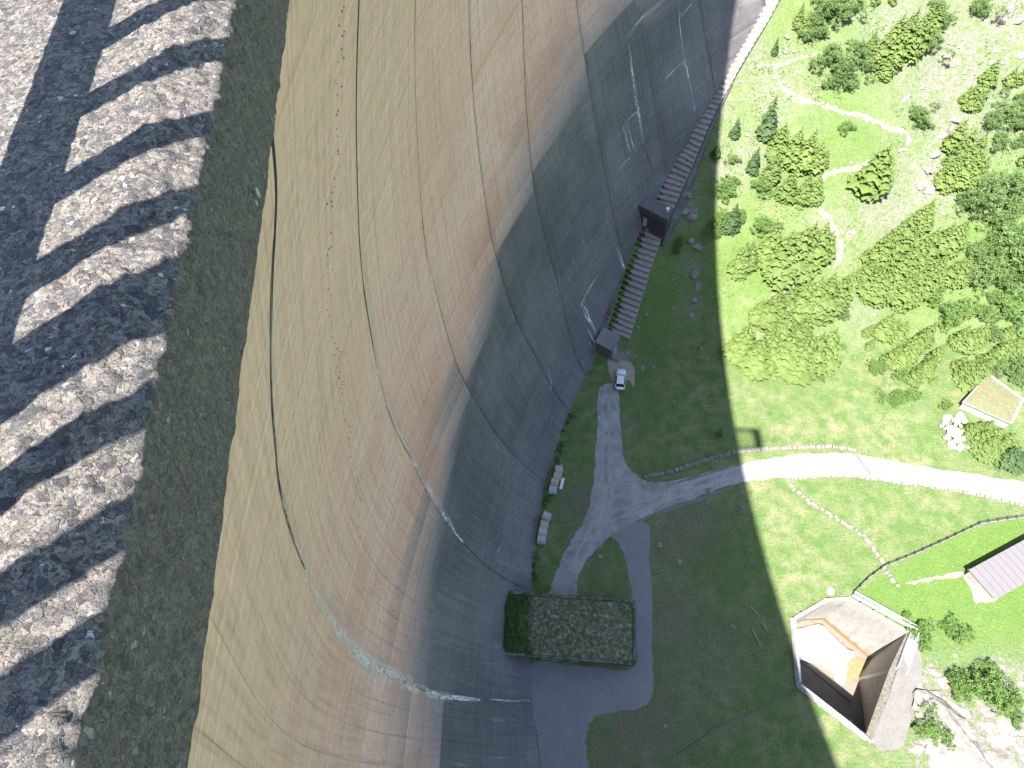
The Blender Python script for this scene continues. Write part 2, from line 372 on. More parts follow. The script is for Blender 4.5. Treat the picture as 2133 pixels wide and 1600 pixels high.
for off_ in (-.9, .9):
    for pp in ([(1262, 835), (1262, 900), (1262, 980), (1262, 1050), (1235, 1110), (1190, 1190)], [(1262, 1080), (1330, 1055), (1420, 1022), (1500, 992), (1600, 972), (1700, 966), (1800, 970), (1900, 984), (2020, 1004), (2133, 1026)]):
        P_ = [flat(*p) for p in pp]; Q = []
        for i in range(len(P_)):
            t_ = P_[min(i+1, len(P_)-1)]-P_[max(i-1, 0)]; t_ /= np.linalg.norm(t_); Q.append(P_[i]+np.array([-t_[1], t_[0], 0])*(off_+random.uniform(-.1, .1)))
        ribbon('wheel_track', Q, [.5, 1.0, 1.2, 1.0, .5], M_TRK, .05, jit=.3)
ribbon('verge_band', [flat(*p) for p in [(1392, 1010), (1460, 992), (1530, 973), (1570, 966)]], [.3, 1.0, .9, .3], M_TRD, .04, jit=.2)
ribbon('verge_band', [flat(*p) for p in [(1330, 1088), (1362, 1070), (1420, 1052), (1480, 1030), (1535, 1012)]], [.4, .9, .6, .4], M_TRD, .045, jit=.25)
# ------------------------------------------------------------------ the dam
n = NB('dam_concrete', .9, .2)
uvn = n.N('ShaderNodeUVMap'); uvn.uv_map = 'UVMap'
def mapuv(sx, sy):
    m = n.N('ShaderNodeMapping'); m.inputs['Scale'].default_value = (sx, sy, 1); n.L(uvn.outputs[0], m.inputs[0]); return m.outputs[0]
hs = n.noise(mapuv(.05, 1.1), 1.0, 6, .7); hs2 = n.noise(mapuv(.35, 5.0), 1.0, 5, .7); vs = n.noise(mapuv(1.6, .05), 1.0, 5, .65)
pat = n.noise(mapuv(.05, .06), 1.0, 5, .6); boards = n.noise(mapuv(.12, 7.0), 1.0, 3, .6)
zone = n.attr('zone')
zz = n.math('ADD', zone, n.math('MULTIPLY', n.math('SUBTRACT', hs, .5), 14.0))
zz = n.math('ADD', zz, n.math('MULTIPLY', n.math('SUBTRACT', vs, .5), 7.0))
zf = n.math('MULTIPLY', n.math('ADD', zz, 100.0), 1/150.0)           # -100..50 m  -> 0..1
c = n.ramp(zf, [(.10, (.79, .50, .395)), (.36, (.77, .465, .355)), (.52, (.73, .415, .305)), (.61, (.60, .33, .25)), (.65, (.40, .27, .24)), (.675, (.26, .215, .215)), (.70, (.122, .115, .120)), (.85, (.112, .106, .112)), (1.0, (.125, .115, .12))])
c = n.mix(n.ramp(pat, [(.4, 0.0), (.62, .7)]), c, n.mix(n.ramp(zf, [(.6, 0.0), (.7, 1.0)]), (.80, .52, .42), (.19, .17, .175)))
iso = n.noise(mapuv(1.0, 1.0), 1.1, 6, .72); iso2 = n.noise(mapuv(2.2, 1.4), 1.0, 5, .75)
c = n.mix(.4, c, n.ramp(hs, [(.3, .62), (.55, 1.0), (.75, 1.12)]), 'MULTIPLY')
c = n.mix(.6, c, n.ramp(iso, [(.3, .66), (.5, 1.0), (.7, 1.12)]), 'MULTIPLY')
c = n.mix(n.ramp(iso2, [(.66, 0.0), (.72, .45)]), c, n.mix(.5, c, (.10, .075, .06)))
su = n.N('ShaderNodeSeparateXYZ'); n.L(uvn.outputs[0], su.inputs[0])
px_ = n.math('FRACT', n.math('MULTIPLY', n.math('ADD', su.outputs[0], n.math('MULTIPLY', vs, .12)), 1/3.9))
c = n.mix(n.math('MULTIPLY', n.ramp(px_, [(.0, .5), (.012, .45), (.03, 0.0)]), n.ramp(pat, [(.35, .3), (.6, 1.0)])), c, (.09, .07, .06))
c = n.mix(.55, c, n.ramp(vs, [(.3, .62), (.5, 1.0), (.72, 1.15)]), 'MULTIPLY')
c = n.mix(n.ramp(hs2, [(.64, 0.0), (.72, .35)]), c, (.20, .15, .10))
c = n.mix(n.ramp(n.noise(mapuv(.9, .10), 1.0, 5, .7), [(.60, 0.0), (.74, .30)]), c, (.5, .49, .47))
n.col(c); n.bump(boards, .03); n.bump(hs2, .02); M_DAM = n.m
M_SEAM = simple('wet_joint', (.035, .037, .04), .9, .3, 1.0)
BPH = [-.3, -.066, .054, .124, .153, .188, .247, .279, .342, .43, .48, .66, .72, 1.1]; BD = [133, 129, 121.5, 117.5, 112.5, 109, 103, 97, 90, 84, 81, 80, 97, 97]  # edge drops at the far end, where sunlight is painted in as paler concrete
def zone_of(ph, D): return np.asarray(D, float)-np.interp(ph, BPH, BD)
dam = empty('arch_dam', (CX-240, CY, 0)); dam.location = (0, 0, 0)
tag(dam, 'huge curved concrete arch dam face, sandy above and dark grey below, dropping to the meadow', 'dam')
JO = [-.235, -.124, -.014, .0928, .1962, .2849, .372, .462, .555, .65, .75, .87]
JPIX = {2: [(1110, 1465), (1050, 1463), (990, 1455), (900, 1445), (830, 1415), (760, 1372), (700, 1300), (640, 1195), (600, 1090), (580, 1000), (567, 850), (563, 700), (568, 550), (576, 420)],
        3: [(1065, 1215), (1015, 1180), (965, 1130), (910, 1060), (860, 960), (810, 860), (770, 680), (752, 550), (745, 400), (742, 200), (748, 0)],
        4: [(1130, 1000), (1060, 935), (1000, 850), (960, 780), (917, 640), (885, 510), (868, 250), (865, 0)],
        5: [(1180, 850), (1120, 750), (1070, 650), (1025, 500), (995, 300), (980, 100), (978, 0)],
        6: [(1215, 775), (1170, 610), (1110, 380), (1095, 200), (1088, 0)]}
JFN = {}
for j_, L_ in JPIX.items():
    q = sorted([dam_at(*p)[::-1] for p in L_ if dam_at(*p)]); JFN[j_] = (np.array([a[0] for a in q]), np.array([a[1] for a in q]))
def jph(j, D): return np.interp(D, *JFN[j]) if j in JFN else np.full(np.shape(D), JO[j])
LIFT = np.linspace(5.0, 154.0, 35)
for ci in range(len(JO)-1):
    p0, p1 = JO[ci], JO[ci+1]
    for li in range(len(LIFT)-1):
        D0, D1 = LIFT[li], LIFT[li+1]
        if ci > 7 and D1 < 60: nseg = 4
        nseg = 36 if D1 < 30 else 22 if D1 < 50 else 12 if D1 < 80 else 8
        gh, gv = .09/235, .035
        g_ = gh/(p1-p0); a = np.r_[0, g_, np.linspace(g_, 1-g_, nseg+1)[1:-1], 1-g_, 1]
        nv = 5 if D1 < 80 else 4
        b = np.r_[D0, D0+gv, np.linspace(D0+gv, D1-gv, nv+1)[1:-1], D1-gv, D1]
        A, B = np.meshgrid(a, b, indexing='ij'); A = jph(ci, B)*(1-A)+jph(ci+1, B)*A; off = np.full(A.shape, 0.0)
        off += rng.normal(0, .008)
        off[0] = off[-1] = -.12; off[:, 0] = off[:, -1] = -.010
        P = dam_p(A, B, off).reshape(-1, 3); J = np.arange(A.size).reshape(A.shape)
        Fq = np.stack([J[:-1, :-1], J[:-1, 1:], J[1:, 1:], J[1:, :-1]], -1).reshape(-1, 4)
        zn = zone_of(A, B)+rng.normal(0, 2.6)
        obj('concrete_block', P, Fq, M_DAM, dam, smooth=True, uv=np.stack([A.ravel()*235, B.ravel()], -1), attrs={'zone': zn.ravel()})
# core behind the blocks, upstream face, upper rim
pc = np.linspace(-1.0, 1.35, 60); dc = np.r_[np.linspace(1.0, 154, 34)]
A, B = np.meshgrid(pc, dc, indexing='ij'); P1 = dam_p(A, B, -.35); P2 = dam_p(A, B, -8.0-.10*B*(1-.3*B/150))
J = np.arange(A.size).reshape(A.shape); K = J+A.size
F1 = np.stack([J[:-1, :-1], J[:-1, 1:], J[1:, 1:], J[1:, :-1]], -1).reshape(-1, 4)
F2 = np.stack([K[:-1, :-1], K[1:, :-1], K[1:, 1:], K[:-1, 1:]], -1).reshape(-1, 4)
F3 = np.stack([J[:-1, 0], J[1:, 0], K[1:, 0], K[:-1, 0]], -1)
obj('dam_core', np.concatenate([P1.reshape(-1, 3), P2.reshape(-1, 3)]), np.concatenate([F1, F2, F3]), M_CONC, dam)
def arcwall(name, r0, r1, z0, z1, mat, parent):
    A = np.linspace(-1.0, 1.35, 160); rr = dam_r(A, 1.0); Vv = []
    for r_, z in ((r0, z0), (r1, z0), (r1, z1), (r0, z1)):
        r = rr-r_; Vv.append(np.stack([CX-r*np.cos(A), CY+r*np.sin(A), np.full(len(A), z)], -1))
    Vv = np.concatenate(Vv); N_ = len(A); Fq = []
    for k in range(4):
        k2 = (k+1) % 4; i = np.arange(N_-1); Fq.append(np.stack([i+k*N_, i+k2*N_, i+1+k2*N_, i+1+k*N_], -1))
    return obj(name, Vv, np.concatenate(Fq), mat, parent)
arcwall('crest_roadway', .30, -8.6, 148.6, 149.35, M_CONCD, dam)
arcwall('crest_parapet', .30, .02, 149.352, 149.62, M_CONCD, dam)
arcwall('crest_parapet', -8.3, -8.6, 149.352, 150.3, M_CONCD, dam)

# seams and lime streaks lying on the face
n = NB('lime_deposit', .9, .1); uvn = n.N('ShaderNodeUVMap'); uvn.uv_map = 'UVMap'
mp = n.N('ShaderNodeMapping'); mp.inputs['Scale'].default_value = (5.0, .8, 1); n.L(uvn.outputs[0], mp.inputs[0])
sx = n.N('ShaderNodeSeparateXYZ'); n.L(uvn.outputs[0], sx.inputs[0])
edge = n.math('SUBTRACT', 1.0, n.math('POWER', n.math('ABSOLUTE', n.math('SUBTRACT', n.math('MULTIPLY', sx.outputs[0], 2.0), 1.0)), 1.6), True)
nz = n.math('MULTIPLY', n.noise(mp.outputs[0], 1.0, 5, .7), n.ramp(n.noise(mp.outputs[0], .22, 3, .6), [(.35, .72), (.6, 1.12)]))
al = n.math('MULTIPLY', edge, n.ramp(nz, [(.40, 0.0), (.62, .9)]), True)
tr = n.N('ShaderNodeBsdfTransparent'); mx = n.N('ShaderNodeMixShader'); out = n.t.nodes['Material Output']
n.L(al, mx.inputs[0]); n.L(tr.outputs[0], mx.inputs[1]); n.L(n.b.outputs[0], mx.inputs[2]); n.L(mx.outputs[0], out.inputs[0])
n.col((.85, .77, .73)); M_LIME = n.m
def clone_col(src, name, c, alpha=None):
    m = src.copy(); m.name = name; m.node_tree.nodes['Principled BSDF'].inputs['Base Color'].default_value = (*c, 1); return m
M_RUST = clone_col(M_LIME, 'rust_stain', (.12, .06, .03)); M_DARKS = clone_col(M_LIME, 'damp_stain', (.05, .05, .05))
def on_dam(name, pts, wid, mat, off=.03, pix=True):
    q = [dam_at(*p) for p in pts] if pix else pts
    q = [a for a in q if a]
    if len(q) < 2: return
    q = np.array(spline([np.array([a[0]*235, a[1]]) for a in q], 8)); L = np.r_[0, np.cumsum(np.hypot(*np.diff(q, axis=0).T))]
    if L[-1] < .3: return
    s = np.linspace(0, L[-1], max(6, int(L[-1]/.5))); X = np.interp(s, L, q[:, 0]); D = np.interp(s, L, q[:, 1])
    tx, ty = np.gradient(X), np.gradient(D); ln = np.hypot(tx, ty)+1e-9
    W_ = np.interp(s, np.linspace(0, L[-1], len(wid)), wid); Vv = []; U = []
    for k in range(5):
        f = k/4-.5; Vv.append(dam_p((X-ty/ln*W_*f)/235, D+tx/ln*W_*f, off)); U.append(np.stack([np.full(len(s), k/4), s], -1))
    Vv = np.stack(Vv, 1).reshape(-1, 3); U = np.stack(U, 1).reshape(-1, 2); J = np.arange(len(s)*5).reshape(-1, 5)
    Fq = np.stack([J[:-1, :-1], J[:-1, 1:], J[1:, 1:], J[1:, :-1]], -1).reshape(-1, 4)
    obj(name, Vv, Fq, mat, dam, smooth=True, uv=U)
for ph, d0, d1, ws_ in [(-.014, 6, 62, [.35, .50, .40, .18]), (.0928, 6, 75, [.36, .34, .26, .10]), (.1962, 6, 150, [.14, .10, .10]), (.2849, 6, 150, [.14, .12]), (.372, 20, 150, [.15, .12]), (.462, 40, 150, [.12, .12]), (.0928, 62, 148, [.08, .14]), (.65, 60, 110, [.14, .14]), (-.124, 20, 120, [.03, .05])]:
    jj = JO.index(ph) if ph in JO else None; on_dam('joint_seam', [(float(jph(jj, d)) if jj is not None else ph, d) for d in np.linspace(d0, d1, 16)], ws_, M_SEAM, .015, False)
LS = [([(566, 500), (563, 700), (567, 850), (580, 1000)], [.25, .35, .3]), ([(578, 960), (586, 1030), (603, 1100), (640, 1198), (700, 1302), (765, 1374)], [.4, .8, 1.3, 1.8]), ([(620, 1170), (700, 1308), (765, 1380), (840, 1420), (900, 1446), (1000, 1458)], [.6, 1.6, 3.0, 2.6, .8]),
      ([(740, 1362), (800, 1400), (860, 1420)], [1.5, 3.5, 1.5]), ([(655, 1070), (650, 1130), (646, 1190)], [.3, .9, .5]), ([(627, 1195), (622, 1240), (616, 1300)], [1.2, .8, .2]), ([(703, 1262), (701, 1290), (696, 1316)], [.5, 2.6, 2.2]), ([(810, 840), (806, 880), (801, 915)], [.4, 1.4, .3]),
      ([(745, 300), (748, 480), (756, 590)], [.2, .35, .2]), ([(775, 720), (792, 800), (812, 860), (850, 935)], [.8, 1.2, 1.6, .8]), ([(850, 930), (880, 1000), (920, 1065), (965, 1130)], [1.0, 2.5, 2.0, .6]), ([(835, 945), (825, 990), (820, 1030)], [.7, .6, .2]),
      ([(865, 60), (867, 250), (876, 420)], [.2, .35, .3]), ([(886, 520), (900, 590), (917, 640)], [.6, .9, .3]), ([(917, 645), (930, 600), (943, 560)], [.35, .25, .2]), ([(1213, 628), (1222, 655), (1240, 690), (1255, 715)], [3.0, 2.2, 1.0, .3]), ([(1210, 632), (1228, 600), (1245, 572)], [1.2, .7, .3]),
      ([(1287, 515), (1295, 545), (1306, 572)], [2.0, 1.4, .5]), ([(1210, 300), (1214, 290), (1225, 285)], [.5, .3, .2]), ([(1298, 262), (1304, 285), (1312, 318)], [1.0, .8, .2]), ([(1306, 258), (1312, 280), (1320, 310)], [1.0, .7, .2]), ([(1300, 258), (1318, 240), (1328, 232)], [.8, .6, .3]), ([(1310, 90), (1318, 160), (1328, 225), (1340, 300)], [.8, 1.2, 1.4, .6]),
      ([(1412, 0), (1420, 90), (1436, 170), (1448, 232)], [.5, .5, .6, .4]), ([(1424, 125), (1430, 145), (1434, 165)], [1.8, 1.4, .3]), ([(1422, 128), (1400, 150), (1385, 165)], [.7, .5, .2]), ([(1285, 360), (1300, 340), (1312, 328)], [.3, .8, .3]), ([(1310, 75), (1330, 45), (1352, 20)], [.8, .6, .3]),
      ([(1418, 32), (1430, 22), (1440, 8)], [.9, .6, .3]), ([(1143, 772), (1148, 800), (1146, 815)], [1.0, .6, .2]), ([(1104, 1460), (1060, 1460), (1020, 1456)], [.8, .5, .2]), ([(812, 1150), (806, 1180), (800, 1210)], [.4, 1.0, .3]), ([(800, 1290), (798, 1330), (796, 1370)], [.8, 1.6, .6]), ([(1045, 1130), (1040, 1145), (1032, 1150)], [.2, .9, .3])]
for pts, wd in LS: on_dam('lime_streak', pts, wd, M_LIME, .05)
on_dam('rust_stain', [(1338, 295), (1350, 330), (1362, 368)], [.8, .7, .5], M_RUST, .05)
on_dam('rust_stain', [(1250, 690), (1268, 650), (1290, 600), (1315, 545)], [2, 3, 3, 2], M_RUST, .04)
on_dam('rust_stain', [(1110, 1215), (1128, 1100), (1140, 1010), (1165, 930), (1200, 850)], [1.2, 2, 1.6, 1.2], M_RUST, .04)
0 and on_dam('damp_stain', [(1265, 470), (1290, 420), (1330, 390), (1370, 380)], [1, 2, 2, 1], M_DARKS, .045)
# a painted bolt circle
ci = dam_at(846, 620)
if ci:
    mb = MB(); pts = []
    for k in range(17):
        a = 2*math.pi*k/16; pts.append(dam_p(ci[0]+.35*math.cos(a)/235, ci[1]+.5*math.sin(a), .03))
    mb.tube(pts, .035, 4); mb.build('ring_mark', simple('ochre_paint', (.5, .35, .15)), dam)

# climbing holds along the face
HC = {'red': (.50, .08, .07), 'blue': (.07, .13, .42), 'green': (.05, .30, .20), 'yellow': (.60, .55, .16), 'violet': (.28, .14, .38)}
def hold_mesh(seed, mat):
    r = random.Random(seed); Vv = []; n_ = 7
    for k in range(n_):
        a = 2*math.pi*k/n_; q = .42+.16*r.random(); Vv.append((q*math.cos(a), q*math.sin(a)*.8, 0))
    for k in range(n_):
        a = 2*math.pi*k/n_+.2; q = .24+.1*r.random(); Vv.append((q*math.cos(a), q*math.sin(a)*.8, .35+.1*r.random()))
    Vv.append((0, 0, .45)); F_ = [(k, (k+1) % n_, n_+(k+1) % n_, n_+k) for k in range(n_)]+[(n_+k, n_+(k+1) % n_, 2*n_) for k in range(n_)]
    return rawmesh('climbing_hold', Vv, F_, mat)
HM = {k: [hold_mesh(hash(k) % 97+s, None) for s in range(3)] for k in HC}
for k in HC:
    mt = simple('hold_'+k, HC[k], .5, .2)
    for me in HM[k]: me.materials.append(mt)
route = spline([np.array(p, float) for p in [(716, -20), (710, 80), (706, 180), (700, 260), (694, 360), (689, 450), (685, 520), (684, 580), (688, 650), (693, 710), (704, 780), (716, 840), (727, 900), (742, 980), (750, 1060), (760, 1130), (778, 1190), (800, 1230), (812, 1260), (828, 1300), (850, 1340), (872, 1372)]], 8)
rt = np.array(route); rl = np.r_[0, np.cumsum(np.hypot(*np.diff(rt, axis=0).T))]; s = 10.0; hk = list(HC)
while s < rl[-1]:
    x = np.interp(s, rl, rt[:, 0])+random.gauss(0, 4.0); y = np.interp(s, rl, rt[:, 1])+random.uniform(-3, 3)
    q = dam_at(x, y)
    s += random.choice([4, 6, 9, 14, 22])*(1.25 if s < 700 else .8)
    if not q: continue
    k = random.choice(hk); P = dam_p(q[0], q[1], .02); nn = Vector((math.cos(q[0]), -math.sin(q[0]), .25)).normalized()
    o = inst('climbing_hold', random.choice(HM[k]), P, nn.to_track_quat('Z', 'Y').to_euler())
    z_ = random.uniform(.10, .19)*(.8+.5*q[1]/100); o.scale = (z_*1.1, z_*1.1, z_)
    tag(o, 'small %s climbing hold bolted to the sandy dam face in the dotted route' % k, 'climbing hold', '%s climbing holds dotted down the dam face' % k)

# ------------------------------------------------------------------ viewing platform on the crest (foreground slab)
n = NB('exposed_aggregate', .8, .35); v = n.pos()
wn = n.N('ShaderNodeTexNoise'); wn.inputs['Scale'].default_value = 90; wn.inputs['Detail'].default_value = 3; n.L(v, wn.inputs['Vector'])
vm = n.N('ShaderNodeVectorMath', operation='MULTIPLY_ADD'); n.L(wn.outputs['Color'], vm.inputs[0]); vm.inputs[1].default_value = (.007, .007, .007); n.L(v, vm.inputs[2]); v2 = vm.outputs[0]
def stones(scale, thr, pick):
    cc = n.N('ShaderNodeSeparateColor'); n.L(n.voro(v2, scale, out='Color'), cc.inputs[0]); e = n.voro(v2, scale, 'DISTANCE_TO_EDGE')
    return n.math('MULTIPLY', n.ramp(e, [(thr, 0.0), (thr*2.2, 1.0)]), n.ramp(cc.outputs[2], [(pick, 0.0), (pick+.02, 1.0)])), cc, e
m1, c1_, e1 = stones(125, .05, .66); m2, c2_, e2 = stones(230, .06, .45); m3, c3_, e3 = stones(480, .08, .45)
mort = n.ramp(n.noise(v, 60, 5, .75), [(.3, (.115, .098, .083)), (.5, (.18, .156, .135)), (.7, (.235, .207, .182))])
cols = [(0, (.050, .050, .055)), (.35, (.085, .083, .088)), (.7, (.115, .110, .105)), (.88, (.16, .14, .115)), (.97, (.24, .20, .16)), (1, (.55, .54, .52))]
c = n.mix(n.math('MULTIPLY', m3, .8), mort, n.ramp(c3_.outputs[0], cols)); c = n.mix(m2, c, n.ramp(c2_.outputs[0], cols)); c = n.mix(m1, c, n.ramp(c1_.outputs[0], cols))
rim_ = n.math('MULTIPLY', n.ramp(c1_.outputs[2], [(.66, 0.0), (.68, 1.0)]), n.ramp(e1, [(.01, .7), (.07, 0.0)]))
c = n.mix(rim_, c, (.035, .03, .026))
c = n.mix(n.math('MULTIPLY', n.attr('grime'), .8), c, n.mix(n.noise(v, 45, 5, .75), (.07, .058, .056), (.25, .205, .195)), 'MIX')
n.col(c); n.b.inputs['Roughness'].default_value = .75
hh_ = n.math('ADD', n.math('MULTIPLY', m1, 1.0), n.math('ADD', n.math('MULTIPLY', m2, .55), n.math('MULTIPLY', m3, .3)))
n.bump(hh_, .0035, 1.0); n.bump(n.noise(v, 420, 4, .75), .0018, .9); M_AGG = n.m
plat = empty('viewing_platform', (-1.1, 0, 149.5)); plat.location = (0, 0, 0)
tag(plat, 'rough pebbled concrete slab edge of the crest platform in the near left foreground', 'platform')
DT, DE, DB, XE, SLP = .475, .500, .665, -.3125, -.133
st_ = .0033
ys = np.arange(-.30, 1.55, st_)
top = np.arange(-1.12, -.065, st_); prof = [(x, -DT, 0, (0, 0, 1)) for x in top]
for k in range(1, 9):
    f = k/9; a = f*math.pi/2*.75
    prof.append((-.065+.065*f, -DT-.025*(f**1.4), .0, (math.sin(a), 0, math.cos(a))))
prof.append((0, -DE, .3, (.8, 0, .6)))
for d in np.arange(DE+st_, DB+.001, st_*1.3): prof.append((0.0, -d, 1.0, (1, 0, 0)))
prof.append((-.02, -DB-.02, 1.0, (.5, 0, -.8)))
for k in range(1, 12): prof.append((-.02-.1*k, -DB-.02, 1.0, (0, 0, -1)))
PX = np.array([p[0] for p in prof]); PZ = np.array([p[1] for p in prof]); PG = np.array([p[2] for p in prof]); PN = np.array([p[3] for p in prof])
arc = np.r_[0, np.cumsum(np.hypot(np.diff(PX), np.diff(PZ)))]
S, T = np.meshgrid(ys, arc, indexing='ij'); Hh = np.zeros(S.shape)
npb = 15000; ps = rng.uniform(ys[0], ys[-1], npb); pt = rng.uniform(0, arc[-12], npb); pr = .003+.0065*rng.random(npb)**2.5
arcx = arc[:-11]; step_t = st_
for a_, b_, r_ in zip(ps, pt, pr):
    i0 = max(0, int((a_-r_-ys[0])/st_)); i1 = int((a_+r_-ys[0])/st_)+2
    j0 = int(np.searchsorted(arc, b_-r_)); j1 = int(np.searchsorted(arc, b_+r_))+1
    dd = 1-((S[i0:i1, j0:j1]-a_)**2+(T[i0:i1, j0:j1]-b_)**2)/(r_*r_)
    Hh[i0:i1, j0:j1] = np.maximum(Hh[i0:i1, j0:j1], np.sqrt(np.clip(dd, 0, 1))*r_*.38)
edge_rough = np.exp(-((T-arc[np.argmin(np.abs(PX+.03))])/.06)**2)
Hh = Hh*(.30+1.5*edge_rough)+(vnoise(S*1000, T*1000, 16, 3, 4)-.5)*.0022*(1+5.0*edge_rough)+(vnoise(S*1000, T*1000, 120, 8, 2)-.5)*.006*edge_rough
edgex = (vnoise(S[:, :1]*1000+0*T, 0*T, 40, 4, 4)-.5)*.007
X = XE+SLP*S+PX[None, :]+PN[None, :, 0]*Hh+edgex*(PX[None, :] > -.1); Z = CAMZ+PZ[None, :]+PN[None, :, 2]*Hh; Yy = S
J = np.arange(S.size).reshape(S.shape)
Fq = np.stack([J[:-1, :-1], J[1:, :-1], J[1:, 1:], J[:-1, 1:]], -1).reshape(-1, 4)[:, ::-1]
gr = np.clip(PG[None, :]*(.55+.6*vnoise(S*1000, T*1000, 90, 12, 3)), 0, 1)*.9+0*S
slab = obj('slab_edge', np.stack([X, Yy, Z], -1).reshape(-1, 3), np.ascontiguousarray(Fq[:, ::-1]), M_AGG, plat, smooth=True, attrs={'grime': gr.ravel()})
zt, zb = CAMZ-DT-.003, CAMZ-DB-.01
def ex(y): return XE+SLP*y
mb = MB(); mb.prism([(ex(0)-1.9, -3.6), (ex(0)-.0, -3.6), (ex(-.31)-.02, -.31), (ex(-.31)-1.9, -.31)], zb, zt)
mb.prism([(ex(1.53)-1.9, 1.53), (ex(1.53)-.02, 1.53), (ex(1.53)-.1, 2.0), (ex(1.53)-1.9, 2.0)], zb, zt)
mb.prism([(-2.3, -.30), (ex(-.3)-1.10, -.30), (ex(1.52)-1.10, 1.52), (-2.6, 1.52)], zb, zt)
mb.build('slab', M_CONCD, plat)
mb = MB()
for y0, y1 in ((-3.6, -2.9), (1.4, 2.0)): mb.box((-7.6, y0, zb-.1), (-2.45, y1, zt-.05))
mb.build('beam', M_CONCD, plat)
for k in range(9):
    y_ = -2.6+k*.48; MB().box((-7.5, y_-.05, zb), (-2.62, y_+.05, zt-.08)).build('grating_bar', M_GALV, plat)
for (px, py), (hl, hw) in (((528, 402), (.010, .0026)), ((525, 424), (.005, .0014))):
    u, v_, _ = ray(px, py); d = XE/(u-SLP*v_); r_ = random.Random(px); V_ = []
    for k in range(14):
        a = 6.283*k/14; q = r_.uniform(.7, 1.15); V_.append((XE+SLP*(v_*d)+.0065, v_*d+hw*1.6*q*math.cos(a), CAMZ-d+hl*q*math.sin(a)))
    obj('dropping_mark', V_, [tuple(range(14))], simple('chalky_dropping', (.36, .35, .35), .9, .3, 40, bump=0) if px > 500 else M_CONC, plat)
# railing with leaning flat bars; it throws the striped shadow
rail = empty('railing', (-.6, .5, CAMZ-DT)); tag(rail, 'metal railing of flat bars standing on the platform slab, casting striped shadows', 'railing')
rail.location = (0, 0, 0)
HB = .2; lean = .135
def rx(y): return -.557-.17*(y+.525*HB-.57)-.457*HB
def barpos(ye):
    y = ye
    for _ in range(30):
        h = (ex(ye)-rx(y))/.457; y = ye-.525*h
    return y
def slanted(mb, x, y, w_, t_, z0, z1):
    dx0, dx1 = lean*(z0-(CAMZ-DT)), lean*(z1-(CAMZ-DT))
    V_ = [(x+dx+sx*t_/2-.17*sy*w_/2*0, y+sy*w_/2, z) for dx, z in ((dx0, z0), (dx1, z1)) for sx, sy in ((-1, -1), (1, -1), (1, 1), (-1, 1))]
    mb.add(V_, [(3, 2, 1, 0), (4, 5, 6, 7), (0, 1, 5, 4), (1, 2, 6, 5), (2, 3, 7, 6), (3, 0, 4, 7)])
zs = CAMZ-DT
YE = [1.20, 1.07, .935, .80, .66, .534, .41, .286, .179, .092, -.02, -.14, -.26, -.38]
for ye in YE:
    yb = barpos(ye); mb = MB(); wd = .095 if ye == .41 else .042
    slanted(mb, rx(yb), yb, wd, .012, zs+(HB if wd < .05 else 0), zs+1.1); mb.build('railing_bar', M_STEELD, rail)
def railbar(z, w_, h_, name):
    mb = MB(); y0, y1 = -2.6, 1.7; a = lean*(z-zs)
    P_ = [(rx(y0)+a-w_/2, y0), (rx(y0)+a+w_/2, y0), (rx(y1)+a+w_/2, y1), (rx(y1)+a-w_/2, y1)]
    mb.prism(P_, z-h_/2, z+h_/2); mb.build(name, M_STEELD, rail)
railbar(zs+HB, .056, .045, 'bottom_rail'); railbar(zs+1.12, .06, .04, 'handrail')
for y_ in (-1.5, -2.4): 
    mb = MB(); slanted(mb, rx(y_), y_, .06, .03, zs-.02, zs+1.1); mb.build('railing_bar', M_STEELD, rail)
for i, (px, py) in enumerate([(1604, 862), (1613, 916)]):  # unseen lamps added so their heads cast two blurred spots on the meadow
    gpnt = flat(px, py); P = gpnt-SUNV*np.array([1, 1, 0])*153.2; P[2] = 153.2
    fl = empty('floodlight', (P[0], P[1], 153.2)); tag(fl, ['floodlight head on a bent arm above the platform, the one further along the crest', 'floodlight head on a bent arm above the platform, the one nearer the camera'][i], 'floodlight', 'floodlights above the platform')
    mb = MB(); mb.tube([(0, 0, -.25), (0, 0, .05), (0, 0, .2)], [.42, .38, .15], 12); mb.build('lamp_head', M_GALV, fl)
    mb = MB(); mb.tube([(0, 0, .2), (-1.2, -.1, .3), (-2.3-P[0]-.2, -.3, .0), (-2.3-P[0]-.2, -.3, -3.6)], .04, 6); mb.build('arm', M_GALV, fl)

# ------------------------------------------------------------------ buildings at the foot of the dam
def corners(pix, z): return [tuple(flat(*p, z)[:2]) for p in pix]
def quadbox(name, P, z0, z1, mat, parent): return MB().prism(P, z0, z1).build(name, mat, parent)
def inset(P, d):
    c = np.mean(np.array(P), 0); out = []
    n_ = len(P)
    for i in range(n_):
        p0, p1, p2 = np.array(P[i-1]), np.array(P[i]), np.array(P[(i+1) % n_])
        e1 = (p1-p0)/np.linalg.norm(p1-p0); e2 = (p2-p1)/np.linalg.norm(p2-p1)
        n1 = np.array([-e1[1], e1[0]]); n2 = np.array([-e2[1], e2[0]])
        if n1@(c-p1) < 0: n1 = -n1
        if n2@(c-p1) < 0: n2 = -n2
        b = n1+n2; b = b/(b@n1) if abs(b@n1) > 1e-6 else n1
        out.append(tuple(p1+b*d))
    return out
def lerp(a, b, t): return tuple(np.array(a)+(np.array(b)-np.array(a))*t)
def panel_on(name, a, b, t0, t1, z0, z1, thick, mat, parent, out):
    p, q = np.array(lerp(a, b, t0)), np.array(lerp(a, b, t1)); o_ = np.array(out)*thick
    return MB().prism([tuple(p-o_*.3), tuple(q-o_*.3), tuple(q+o_), tuple(p+o_)], z0, z1).build(name, mat, parent)
